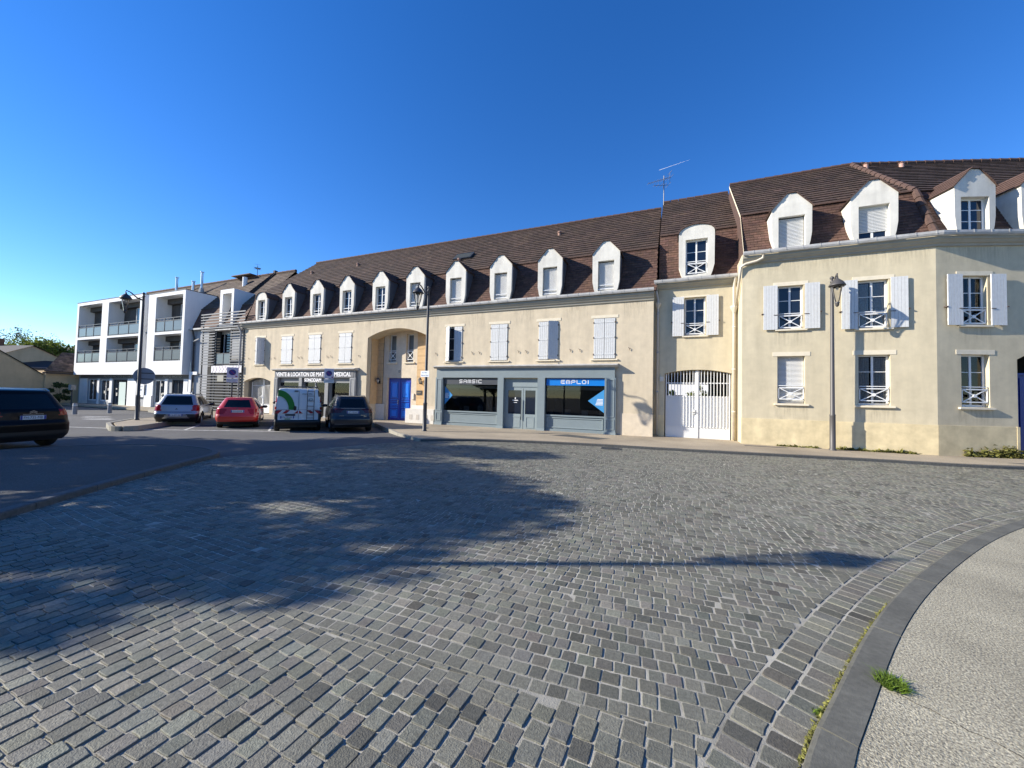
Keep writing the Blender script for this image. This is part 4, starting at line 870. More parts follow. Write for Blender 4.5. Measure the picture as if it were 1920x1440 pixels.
for x in (.9, 2.3):
    b = MB(T4 @ Tr(x, 3.85, 11.74)); b.lathe([(.08, -.1), (.08, .10), (.12, .13), (0, .2)], seg=10); b.build('roof_vent', mat('pink_clay', (.5, .3, .24), .8), co)
pipe(T, co, [(2.95, -.25, 7.08), (2.93, -.22, 6.93), (2.75, -.15, 6.86), (2.40, -.10, 6.80), (2.24, -.08, 6.70), (2.22, -.02, 6.4), (2.22, 1.02, 5.4)], .05, pipe_cream)

stain_m = bpy.data.materials.new('sill_stain'); stain_m.use_nodes = True; n_ = stain_m.node_tree; n_.nodes.clear(); N_ = n_.nodes.new
o_ = N_('ShaderNodeOutputMaterial'); mx_ = N_('ShaderNodeMixShader'); tr_ = N_('ShaderNodeBsdfTransparent'); df_ = N_('ShaderNodeBsdfDiffuse'); df_.inputs[0].default_value = (.20, .18, .14, 1)
tc_ = N_('ShaderNodeTexCoord'); mp_ = N_('ShaderNodeMapping'); mp_.inputs['Scale'].default_value = (9, 9, .9); nz_ = N_('ShaderNodeTexNoise'); nz_.inputs['Scale'].default_value = 2.0; nz_.inputs['Detail'].default_value = 4; at_ = N_('ShaderNodeAttribute'); at_.attribute_name = 'tint'
mr_ = N_('ShaderNodeMapRange'); mr_.inputs[1].default_value = .42; mr_.inputs[2].default_value = .75; mr_.inputs[3].default_value = 0; mr_.inputs[4].default_value = .28; mu_ = N_('ShaderNodeMath'); mu_.operation = 'MULTIPLY'
for a_, b_ in ((tc_.outputs['Object'], mp_.inputs[0]), (mp_.outputs[0], nz_.inputs['Vector']), (nz_.outputs[0], mr_.inputs[0]), (mr_.outputs[0], mu_.inputs[0]), (at_.outputs['Fac'], mu_.inputs[1]), (mu_.outputs[0], mx_.inputs[0]), (tr_.outputs[0], mx_.inputs[1]), (df_.outputs[0], mx_.inputs[2]), (mx_.outputs[0], o_.inputs[0])): n_.links.new(a_, b_)
def stain(T, root, x0, x1, zt, zb):
    b = MB(T); k = 8
    for i in range(k): za, zc_ = zt + (zb - zt) * i / k, zt + (zb - zt) * (i + 1) / k; f_ = 1 - (i + .5) / k; b.quad((x0, -.003, zc_), (x1, -.003, zc_), (x1, -.003, za), (x0, -.003, za), (f_, f_, f_ * .999))
    b.build('rain_stain', stain_m, root)
TM_ = Tr(-(XA + XB) / 2)
for a, c, nm in wins: stain(TM_, main, a - .15, c + .15, 3.32, 2.75 + .3 * random.random() if not (-11.7 < a < -2.4 or -24.4 < a < -17.2) else 3.14)
for x in (-25.9, -21, -16.9, -12.2, -9.4, -6.8, -4.2, -1.6): stain(TM_, main, x - .5, x + .5, 5.86, 4.9)
for TT, WW in ((Tr(-5), W3), (T4, W4)):
    for x0, x1, z0, z1, k in WW: stain(TT, co, x0 - .12, x1 + .12, z0 - .08, z0 - .7)
    stain(TT, co, .3 if TT is T4 else 2.4, 2.2 if TT is T4 else 7.6, 6.78, 6.2)

# TV antennas
def antenna(x, y, z, h, label, rz=0, sc_=1.0):
    r = empty('tv_antenna', (x, y, z), rz, label, 'TV antenna'); b = MB(); b.tube([(0, 0, -.1), (0, 0, h)], .022, 6); b.build('mast', rail_m, r)
    for hz, L_, n_, up_ in ((h - .15, 1.1, 9, .35), (h * .62, .7, 5, 0)):
        b = MB(); b.tube([(-L_ * .8, 0, hz - up_), (L_ * .35, 0, hz + .1)], .012, 5)
        for i in range(n_): t_ = i / (n_ - 1); xx = -L_ * .8 + L_ * 1.15 * t_; zz = hz - up_ + (up_ + .1) * t_; w_ = .12 + .16 * t_; b.tube([(xx, -w_, zz), (xx, w_, zz)], .008, 4); 
        if n_ > 6: b.tube([(L_ * .3, -.2, hz + .35), (L_ * .3, .2, hz + .35)], .01, 4); b.tube([(L_ * .3, 0, hz + .35), (L_ * .3, 0, hz - .2)], .01, 4)
        b.build('antenna_array', slat_m, r)
antenna(-.66, 21.9, 12.2, 1.55, 'TV antenna on the ridge beside the gateway house', .5)
antenna(-32.4, 21.0, 11.2, .9, 'small TV antenna on the roof of the white apartment block', 2.6, .6)

# ================================================================ white apartment building
YW = 17.2; ap = empty('apartment_building', (-43, YW, 0), 0, 'white modern apartment block with recessed balconies over small shops', 'building'); T = Tr(43)
def block(x0, x1, zt, holes_, root):
    b = MB(T); b.wall([(x0, 2.72), (x1, 2.72), (x1, zt), (x0, zt)], [rect(*h) for h in holes_], 0, 1.08)
    b.box(x0, x0 + .12, .001, 2.3, 2.72, zt) if False else None
    for xx in (x0, x1): b.add([(xx, 0, 2.72), (xx, .55, 2.72), (xx, .55, 6.3), (xx, 1.13, 7.95), (xx, 2.4, zt - .02), (xx, 0, zt)], [(0, 1, 2, 3, 4, 5)])
    b.quad((x0, 0, zt), (x1, 0, zt), (x1, 2.4, zt - .02), (x0, 2.4, zt - .02)); b.quad((x0, 0, 2.72), (x1, 0, 2.72), (x1, 1.2, 2.72), (x0, 1.2, 2.72))
    bl = b.build('white_block', white_wall, root)
    b = MB(T); b.box(x0 - .03, x1 + .03, -.03, 2.4, zt, zt + .04); b.build('coping', rail_m, bl)
    for (a, c, z0, z1) in holes_:
        b = MB(T); b.quad((a, 1.08, z0), (c, 1.08, z0), (c, 1.08, z1), (a, 1.08, z1)); b.box(a, c, .75, 1.07, z1 - .42, z1 - .001)
        lg = b.build('balcony_back', wood_clad, root)
        xm = a + (c - a) * .55; 
        b = MB(T); b.box(xm - .55, xm - .5, 0.98, 1.06, z0, z1 - .45); b.box(xm + .5, xm + .55, 0.98, 1.06, z0, z1 - .45); b.box(xm - .5, xm + .5, 0.98, 1.06, z1 - .5, z1 - .45); b.box(xm - .02, xm + .03, 0.98, 1.06, z0, z1 - .5); b.build('french_window', white_pvc, lg)
        b = MB(T); b.box(xm - .5, xm + .5, 1.0, 1.03, z0, z1 - .5); b.build('pane', glass_dark, lg)
        b = MB(T); n_ = 3 if c - a < 4.7 else 3
        b.box(a, c, .03, .07, z0 + 1.08, z0 + 1.13); b.box(a, c, .03, .07, z0 + .86, z0 + .91); b.box(a, c, .03, .07, z0 + .02, z0 + .07)
        for i in range(n_ + 1): xx = a + .03 + (c - a - .1) * i / n_; b.box(xx, xx + .06, .02, .08, z0, z0 + 1.13)
        rl = b.build('balustrade', rail_m, root)
        b = MB(T); b.box(a + .05, c - .05, .045, .055, z0 + .1, z0 + .84); b.build('balustrade_glass', frost, rl)
block(-52.3, -40.98, 9.48, [(-51.95, -47.6, 6.2, 9.2), (-46.45, -41.3, 6.15, 9.15), (-51.95, -47.65, 3.82, 5.98), (-46.5, -41.3, 3.80, 5.98)], ap)
block(-39.95, -34.85, 9.3, [(-38.88, -35.15, 6.12, 9.0), (-38.88, -35.15, 3.80, 5.92)], ap)
b = MB(T); b.wall([(-52.9, -.2), (-28.0, -.2), (-28.0, 6.3), (-34.84, 6.3), (-34.84, 2.74), (-39.96, 2.74), (-39.96, 6.3), (-40.97, 6.3), (-40.97, 2.74), (-52.9, 2.74)], [rect(-50.85, -49.3, .35, 2.35), rect(-48.6, -46.9, .35, 2.3), rect(-46.35, -43.9, .0, 2.32), rect(-39.7, -38.2, .35, 2.3), rect(-37.2, -35.6, .0, 2.35), rect(-31.9, -29.7, .05, 2.6), rect(-31.9, -29.9, 3.6, 5.8)], .55, .3)
b.box(-52.9, -52.6, .56, 9.5, -.2, 6.3); b.build('wall', grey_wall, ap)
b = MB(T)
for a, c in ((-52.4, -51.0), (-49.0, -48.7), (-46.85, -46.4), (-43.8, -42.4), (-40.9, -39.8), (-38.1, -37.7), (-35.5, -34.95)): b.box(a, c, .48, .549, 0, 2.4)
b.box(-40.9, -39.8, .40, .479, 0, 1.0); b.box(-35.4, -34.2, .42, .479, .0, 1.4); b.build('shop_pier', white_wall, ap)
b = MB(T); b.box(-34.6, -33.6, .36, .419, 2.72, 2.95); b.box(-34.6, -34.3, .36, .419, 1.4, 2.72); b.build('white_portal', white_wall, ap)
for a, c, z0, z1 in ((-50.85, -49.3, .35, 2.35), (-48.6, -46.9, .35, 2.3), (-46.35, -43.9, .0, 2.32), (-39.7, -38.2, .35, 2.3), (-37.2, -35.6, .0, 2.35)):
    f = frame_mb(T, a, c, z0, z1, .6, rows=1, fw_=.07).build('shop_window', white_pvc if z0 > 0 else rail_m, ap); b = MB(T); b.box(a + .05, c - .05, .63, .64, z0, z1); b.build('pane', glass_dark, f)
    b = MB(T); 
    for i in range(4): xx = a + .25 + (c - a - .7) * random.random(); zz = z0 + .3 + 1.3 * random.random(); b.box(xx, xx + .22, .622, .628, zz, zz + random.uniform(.1, .3))
    b.build('window_poster', mat('poster_pale', (.5, .48, .42), .6), f)
b = MB(T); b.box(-52.2, -34.9, .44, .549, 2.42, 2.715); b.build('fascia', mat('fascia_grey', (.10, .10, .10), .6), ap)
text('AUTO MOTO', 'fascia_lettering', mat('grey_letter', (.33, .33, .30), .5), ap, T, -38.3, -35.7, 2.48, .2, .43, bold=.02); text('AUTO MOTO ECOLE', 'fascia_lettering', MT['grey_letter'], ap, T, -47.8, -42.9, 2.48, .2, .43)
b = MB(T); b.box(-42.1, -40.9, .38, .42, .85, 2.0); b.build('notice_board', white_wall, ap); b = MB(T); b.box(-41.8, -41.2, .37, .379, 1.4, 1.5); b.box(-41.9, -41.1, .37, .379, 1.7, 1.74); b.build('notice_text', mat('notice_blue', (.1, .18, .3), .6), ap)
b = MB(T); b.box(-45.4, -44.3, .585, .60, .05, 2.1); b.build('roller_banner', mat('banner_pale', (.55, .65, .60), .6), ap)
pipe(T, ap, [(-40.45, .3, 8.6), (-40.45, .5, 8.2), (-40.45, .5, 2.8)], .06, lamp_dark); pipe(T, ap, [(-34.3, .3, 6.2), (-34.35, .45, 5.6), (-34.35, .47, .1)], .06, lamp_dark)
b = MB(T); b.tube([(-34.35, .42, 5.3), (-33.4, .3, 5.45)], .05, 6); b.build('drain_branch', gutter_m, ap)
# roof
for xa_, xb_ in ((-52.9, -52.35), (-40.94, -39.99), (-34.82, -27.95)): tiles(T, lambda r: xa_, lambda r: xb_, (.5, 6.25), (.63, 1.72), 1.83, .25, .5, tile_low, ap)
tiles(T, lambda r: -52.9 + .75 * r, lambda r: -27.95, (1.1, 7.95), (2.9, 3.30), 4.39, .25, .5, tile_brown, ap, lift=.035)
ridge(T, ap, (-49.6, 4.0, 11.28), (-28.0, 4.0, 11.28), .12, unit=.5); b = MB(T); b.add([(-49.6, 4, 11.22), (-28, 4, 11.22), (-28, 9.5, 6.5), (-52.9, 9.5, 6.5)], [(0, 1, 2, 3)]); b.add([(-52.9, 1.1, 7.95), (-49.6, 4, 11.22), (-52.9, 9.5, 6.5)], [(0, 1, 2)]); b.build('rear_roof_slope', tile_brown, ap)
b = MB(T); b.add([(-30.4, 1.6, 8.6), (-30.4, 4.0, 11.2), (-30.4, 4.0, 11.5), (-30.4, 1.6, 8.9)], [(0, 1, 2, 3)]); b.box(-30.5, -30.3, 3.85, 4.1, 11.2, 11.52)
b.add([(-30.5, 1.5, 8.5), (-30.5, 4.0, 11.45), (-30.3, 4.0, 11.45), (-30.3, 1.5, 8.5), (-30.5, 1.5, 8.2), (-30.3, 1.5, 8.2), (-30.3, 4, 11.1), (-30.5, 4, 11.1)], [(0, 1, 2, 3), (3, 2, 6, 5), (0, 3, 5, 4), (0, 1, 7, 4)]); b.build('fire_wall', mat('dark_flashing', (.04, .03, .028), .8), ap)
b = MB(T); b.box(-51.5, -28, .30, .5, 6.18, 6.3); b.build('gutter', gutter_m, ap)
for x, y, z, h in ((-42.0, 2.8, 10.0, 1.75), (-38.2, 2.8, 10.1, 1.75), (-38.85, 2.5, 9.5, 1.5)):
    b = MB(T); b.tube([(x, y, z - .6), (x, y, z + h)], .10, 10); b.tube([(x, y, z + h), (x, y, z + h + .05)], .15, 10); fl = b.build('flue', steel, ap); b = MB(T); b.lathe([(.25, -.2), (.16, .35), (.0, .36)], (x, y, z), 8); b.build('flue_base', gutter_m, fl)
b = MB(T); b.lathe([(.18, -.4), (.18, .7), (.0, .7)], (-33.0, 3.2, 10.3), 10); b.build('vent_pipe', white_wall, ap); b = MB(T); b.box(-35.2, -32.8, 3.4, 4.4, 11.35, 11.42); b.build('ridge_cap', mat('dark_cap', (.08, .06, .05), .8), ap)
# tall white dormer over the staircase
b = MB(T); x0, x1 = -33.9, -32.1; TD_ = Tr(43 + 0, 0); yd = .5
b.wall(rect(-31.4, -29.8, 6.3, 9.07), [rect(-31.1, -30.06, 6.4, 8.76)], yd, .9)
for xx in (-31.4, -29.8): b.add([(xx, yd, 6.3), (xx, yd + .02, 9.07), (xx, yd + 2.2, 9.0), (xx, yd + .7, 7.9)], [(0, 1, 2, 3)])
b.quad((-31.4, yd, 9.07), (-29.8, yd, 9.07), (-29.8, yd + 2.2, 9.0), (-31.4, yd + 2.2, 9.0)); td = b.build('tall_dormer', white_wall, ap)
b = MB(T); b.quad((-31.1, yd + .9, 6.4), (-30.06, yd + .9, 6.4), (-30.06, yd + .9, 8.8), (-31.1, yd + .9, 8.8)); b.build('dormer_back', grey_wall, td)
# horizontal slat screen
b = MB(T); 
def slatrow(x0, x1, z, y=0): b.box(x0, x1, y, y + .06, z, z + .075)
z = .15
while z < 7.15:
    if 3.35 < z < 5.95:
        slatrow(-32.55, -30.95, z); 
        if z < 6: slatrow(-29.15, -27.75, z)
    elif not (2.80 < z < 3.32): slatrow(-32.7 if z > 5.9 else -32.55, -27.75 if z < 6.1 else -27.6, z)
    z += .205
ss = b.build('slat_screen', slat_m, ap); ss['label'] = 'tall screen of grey horizontal slats'
b = MB(T)
for x in (-32.55, -30.95, -29.2, -27.8): b.box(x, x + .06, .061, .13, .0, 5.95 if x != -32.55 else 7.1)
b.build('screen_post', rail_m, ss)
b = MB(T); b.box(-32.4, -28.05, .42, .50, 0, 3.35); b.box(-32.4, -31.0, .42, .5, 3.4, 5.9); b.build('screen_shade_panel', dark_in, ss)  # dark panels put in for the shade of the entrance void
b = MB(T); b.box(-32.6, -27.75, .0, .5, 5.92, 6.0); b.build('screen_canopy', gutter_m, ss)
b = MB(T); b.box(-31.1, -27.72, -.04, -.005, 2.84, 3.34); ar = b.build('arrow_board', white_wall, ap)
b = MB(T)
for i, x in enumerate((-30.95, -30.6, -30.2, -29.85, -29.5)): b.ribbon([(x, 3.30), (x + .17, 3.09), (x, 2.88)], .05, -.041, .006)
for x in (-28.75, -28.4, -28.0): b.ribbon([(x + .15, 3.30), (x, 3.09), (x + .15, 2.88)], .05, -.041, .006)
b.build('arrow_mark', mat('faded_pink', (.50, .36, .42), .6), ar)
b = MB(T); b.box(-30.4, -29.7, -.01, -.001, 2.2, 2.65); b.build('letter_plate', mat('beige_plate', (.3, .29, .24), .6), ap)
for z0, z1, a, c in ((.05, 2.6, -31.9, -29.7), (3.6, 5.8, -31.9, -29.9)):
    f = frame_mb(T, a, c, z0, z1, .62, rows=1).build('stair_window', white_pvc, ap); b = MB(T); b.box(a, c, .65, .66, z0, z1); b.build('pane', glass_dark, f)
b = MB(T); b.box(-30.9, -29.2, .1, .14, 4.2, 4.26); b.box(-30.9, -29.2, .1, .14, 3.45, 3.5); b.box(-30.05, -30.0, .09, .15, 3.4, 4.3); b.build('stair_rail', rail_m, ap); b = MB(T); b.box(-30.85, -29.25, .11, .12, 3.5, 4.2); b.build('stair_glass', frost, ap)

# ================================================================ far left: tan gable wall, tiled barn, houses
tg = empty('tan_house', (-53, 14, 0), 0, 'tan rendered gable house at the left edge beside the white block', 'building')
b = MB(Tr(53, -14)); zt = lambda y: 2.74 + max(0, (15.33 - y)) * .76
b.add([(-53, 17.74, -.1), (-53, 17.74, 2.74), (-53, 15.33, 2.74), (-53, 9.0, zt(9.0)), (-53, 2.7, 2.74), (-53, 2.7, -.1)], [(0, 1, 2, 3, 4, 5)]); b.add([(-53, 2.7, -.1), (-62, 2.7, -.1), (-62, 2.7, 2.74), (-53, 2.7, 2.74)], [(0, 1, 2, 3)]); b.build('wall', tan_wall, tg)
b = MB(Tr(53, -14)); b.add([(-52.9, 15.5, 2.66), (-52.9, 9, zt(9) + .05), (-62, 9, zt(9) + .05), (-62, 15.5, 2.66)], [(0, 1, 2, 3)]); b.add([(-52.9, 2.4, 2.6), (-52.9, 9, zt(9) + .05), (-62, 9, zt(9) + .05), (-62, 2.4, 2.6)], [(0, 1, 2, 3)]); b.add([(-52.9, 15.5, 2.58), (-52.9, 9, zt(9) - .04), (-52.9, 9, zt(9) + .05), (-52.9, 15.5, 2.66)], [(0, 1, 2, 3)]); b.build('roof', tile_brown, tg)
bn = empty('tiled_barn', (-56, 18, 0), 0, 'low building with old mossy tiled roof beside the white block', 'building')
b = MB(Matrix.Rotation(R(90), 4, 'Z')); 
TB = Matrix.Translation((3.2, -1, 0)) @ Matrix.Rotation(R(90), 4, 'Z')      # facade faces +x
tiles(TB, lambda r: -1.6 + .55 * r, lambda r: 4.5, (-.35, 2.95), (2.9, 1.9), 3.6, .3, .3, mat('mossy_tile', (.15, .10, .065), .9, noise=.6, nscale=3, attr='tint', bump=.5), bn, tmin=.6, tmax=1.4)
b = MB(TB); b.box(-1.4, 4.5, .0, .2, 0, 2.9); b.add([(-1.4, .2, 0), (-1.4, 5.5, 0), (-1.4, 5.5, 3), (-1.4, .2, 3)], [(0, 1, 2, 3)]); b.build('wall', tan_wall, bn)
b = MB(TB); b.box(-1.7, 4.5, -.45, -.3, 2.72, 2.86); b.build('gutter', mat('dark_gutter', (.05, .04, .035), .7), bn)
def small_house(x, y, wx, wy, h, rh, rz, wallm, label, chim=True):
    r = empty('distant_house', (x, y, 0), rz, label, 'house'); b = MB(); b.box(-wx / 2, wx / 2, -wy / 2, wy / 2, 0, h); b.add([(-wx / 2, -wy / 2, h), (-wx / 2, wy / 2, h), (-wx / 2, 0, h + rh)], [(0, 1, 2)]); b.add([(wx / 2, -wy / 2, h), (wx / 2, wy / 2, h), (wx / 2, 0, h + rh)], [(0, 1, 2)]); b.build('wall', wallm, r)
    b = MB(); 
    for s in (-1, 1): b.add([(-wx / 2 - .2, s * (wy / 2 + .25), h - .15), (wx / 2 + .2, s * (wy / 2 + .25), h - .15), (wx / 2 + .2, 0, h + rh + .05), (-wx / 2 - .2, 0, h + rh + .05)], [(0, 1, 2, 3)])
    rf = b.build('roof', mat('dark_slate', (.05, .045, .045), .8), r)
    if chim: b = MB(); b.box(-.35, .35, -.3, .3, h + rh - .5, h + rh + .8); b.build('chimney', mat('brick_red', (.25, .10, .05), .9), rf)
small_house(-70, 17.0, 9, 7, 4.4, 1.6, .3, tan_wall, 'dark roofed house with a brick chimney behind the tan gable')
small_house(-66, 19.5, 8, 5, 3.6, .8, 1.3, mat('pale_gable', (.32, .27, .22), .9), 'pale house between the tan gable and the tiled barn', False)
small_house(-88, 29.5, 8, 8, 5.5, 2.4, .2, tan_wall, 'distant house with chimney left of the white block')

# unseen houses across the square, added to darken window reflections and cut skylight
for k, (x, wx, wm, nm) in enumerate(((-6, 14, tan_wall, 'unseen tan house added behind the viewer, across the square'), (10, 13, plaster3, 'unseen beige house added behind the viewer, right of the tan one'), (27, 16, grey_wall, 'unseen grey rendered house added behind the viewer, far right'))): small_house(x, -26 + k, wx, 8, 6.2, 3.2, .03 * k, wm, nm)

# ================================================================ street lamps
def street_lamp(x, y, z0, H, arm, arm_dir, label, m=lamp_m, hang=.30, group='street lamps of the square', scale=.74):
    r = empty('street_lamp', (x, y, z0), 0, label, 'street lamp', group); b = MB()
    b.lathe([(.105, 0), (.105, .04), (.085, .06), (.082, 1.15), (.09, 1.18), (.066, 1.22), (.05, H - .55), (.045, H - .18), (.06, H - .16), (.06, H - .12), (.035, H - .10), (.035, H - .07), (.062, H - .03), (.06, H + .02), (.0, H + .06)], seg=14)
    b.build('pole', m, r, True)
    ax, ay = math.cos(arm_dir), math.sin(arm_dir); b = MB(); ez = H + .02 if arm < 1 else H - .0
    b.tube([(0, 0, H - .35), (ax * arm * .35, ay * arm * .35, H - .28), (ax * arm * .75, ay * arm * .75, H - .06), (ax * arm, ay * arm, H + .0), (ax * arm * 1.02, ay * arm * 1.02, H - .10)], [.035, .03, .026, .024, .02], 8)
    b.tube([(0, 0, H - .20), (ax * .18, ay * .18, H - .26)], .02, 6); b.build('arm', m, r, True)
    cx, cy = ax * arm, ay * arm; top = H - .10
    b = MB(); s = scale
    b.lathe([(.0, top), (.03, top - .0), (.035, top - .06), (.10 * s, top - .09), (.22 * s, top - .17), (.30 * s, top - .27), (.315 * s, top - .29), (.31 * s, top - .31), (.25 * s, top - .30), (.06, top - .16)], (cx, cy, 0), 16); ln = b.build('lantern_hood', m, r, True)
    b = MB(); zb = top - .95
    b.lathe([(.245 * s, top - .30), (.245 * s, top - .345), (.215 * s, top - .345)], (cx, cy, 0), 16); 
    for k in range(4): a = k * math.pi / 2 + .5; b.tube([(cx + .23 * s * math.cos(a), cy + .23 * s * math.sin(a), top - .33), (cx + .15 * s * math.cos(a), cy + .15 * s * math.sin(a), top - .62), (cx + .05 * math.cos(a), cy + .05 * math.sin(a), zb + .1)], .014, 5)
    b.lathe([(.0, zb - .06), (.03, zb - .04), (.055, zb), (.06, zb + .06), (.075, zb + .1), (.0, zb + .12)], (cx, cy, 0), 10); b.build('lantern_cage', m, r, True)
    b = MB(); b.lathe([(.21 * s, top - .33), (.19 * s, top - .36), (.055, zb + .1)], (cx, cy, 0), 12); b.build('lantern_glass', clear_glass('lamp_glass', .9), r, True)
    b = MB(); b.lathe([(.02, top - .30), (.04, top - .34), (.04, top - .42), (0, top - .46)], (cx, cy, 0), 8); b.build('bulb', lantern_glass, r, True)
    return r
street_lamp(4.90, 16.22, .06, 5.87, .45, R(-90), 'grey street lamp standing against the beige corner house')
lm = street_lamp(-9.80, 13.66, .06, 6.17, .62, R(-98), 'street lamp on the pavement near the blue door, with a street name sign', lamp_dark)
ll = street_lamp(-23.8, 10.03, .06, 6.14, .62, R(-100), 'dark street lamp in front of the white apartment block, with a round sign')
for c in ll.children: c.data.materials[0] = lamp_dark if c.data.materials[0] != MT['lamp_glass'] and c.data.materials[0] != lantern_glass else c.data.materials[0]
street_lamp(-9.6, -.52, .08, 5.9, .75, R(35), 'street lamp outside the left edge casting its shadow on the setts')
va = math.atan2(13.66, -9.8)     # boards facing the square
b = MB(Matrix.Rotation(R(-8), 4, 'Z')); b.box(-.24, .24, -.075, -.065, 2.30, 2.56); sg = b.build('street_name_sign', mat('enamel_white', (.62, .66, .72), .4), lm)
TS = Matrix.Rotation(R(-8), 4, 'Z'); sgt = text('Av. Rue', 'sign_text', mat('sign_text_blue', (.08, .12, .25), .5), sg, TS, -.16, .12, 2.46, .055, -.076, .003); text('Pierre Noé', 'sign_text', MT['sign_text_blue'], sg, TS, -.20, .20, 2.34, .06, -.076, .003)
MS = Matrix.Rotation(R(58), 4, 'Z'); b = MB(MS @ Tr(.16, .0, 2.13) @ Matrix.Rotation(R(90), 4, 'X')); b.lathe([(.0, -.10), (.40, -.10), (.40, -.08), (0, -.08)], seg=28); rs = b.build('round_sign', sign_grey, ll)
b = MB(MS); b.box(-.1, .5, .06, .08, 2.25, 2.29); b.box(-.1, .5, .06, .08, 1.97, 2.01); b.build('sign_bracket', lamp_dark, rs)
def no_parking(x, y, rz, label, h=2.80):
    r = empty('no_parking_sign', (x, y, .06), rz, label, 'road sign', 'no-parking signs behind the bays'); b = MB(); b.tube([(0, 0, 0), (0, 0, h - .02)], .032, 8); b.build('post', rail_m, r)
    b = MB(); b.box(-.23, .23, -.06, -.05, h - .52, h); p = b.build('panel', sign_face, r)
    def disc(rr, y, m, nm): b = MB(Tr(0, y, h - .25) @ Matrix.Rotation(R(90), 4, 'X')); b.lathe([(0, .0), (rr, .0), (rr, .004), (0, .004)], seg=24); b.build(nm, m, p)
    disc(.145, -.061, mat('sign_rim', (.04, .02, .06), .5), 'disc_rim'); disc(.118, -.066, sign_blue, 'disc')
    b = MB(); b.ribbon([(-.08, h - .17), (.08, h - .33)], .028, -.071, .003); b.build('slash', sign_red, p); b = MB(); b.box(.12, .20, -.064, -.0605, h - .47, h - .42); b.build('tow_mark', sign_red, p)
    b = MB(); b.box(-.24, .24, -.06, -.05, h - .75, h - .56); q = b.build('plate', mat('sign_plate_pale', (.55, .60, .62), .5), r); b = MB(); b.box(-.2, .2, -.064, -.0605, h - .635, h - .62); b.box(-.18, .18, -.064, -.0605, h - .69, h - .675); b.build('plate_text', MT['sign_text_blue'], q)
no_parking(-20.35, 12.2, R(52), 'no-parking sign on a post behind the red hatchback', 2.68)
no_parking(-16.9, 14.95, R(47), 'no-parking sign on a post between the white van and the dark crossover', 2.80)
# bollards
def bollard(x, y, label=None):
    r = empty('bollard', (x, y, -.03), 0, label or 'short white-and-dark bollard in front of the white apartment block', 'bollard', 'bollards before the white block'); b = MB(); b.lathe([(.11, 0), (.10, .62), (.09, .66), (0, .66)], seg=12); b.build('post', mat('concrete_bollard', (.32, .31, .31), .8, noise=.4, nscale=20), r); b = MB(); b.lathe([(.105, .5), (.104, .58)], seg=12); b.build('band', white_wood, r)
bollard(-32.4, 10.8, 'bollard nearest the dark car, leftmost of three'); bollard(-32.9, 12.5, 'middle bollard of three before the shops'); bollard(-33.6, 14.2, 'bollard partly hidden by the lamp pole, right of three')
# bin and shrub by the tan wall
r = empty('litter_bin', (-47.5, 15.6, .0), 0, 'small pale box on a post by the tan wall', 'mailbox'); b = MB(); b.box(-.25, .25, -.15, .15, 1.3, 1.75); b.build('box', mat('grey_box', (.3, .28, .25), .6), r); b = MB(); b.tube([(0, 0, 0), (0, 0, 1.3)], .04, 6); b.build('post', rail_m, r)

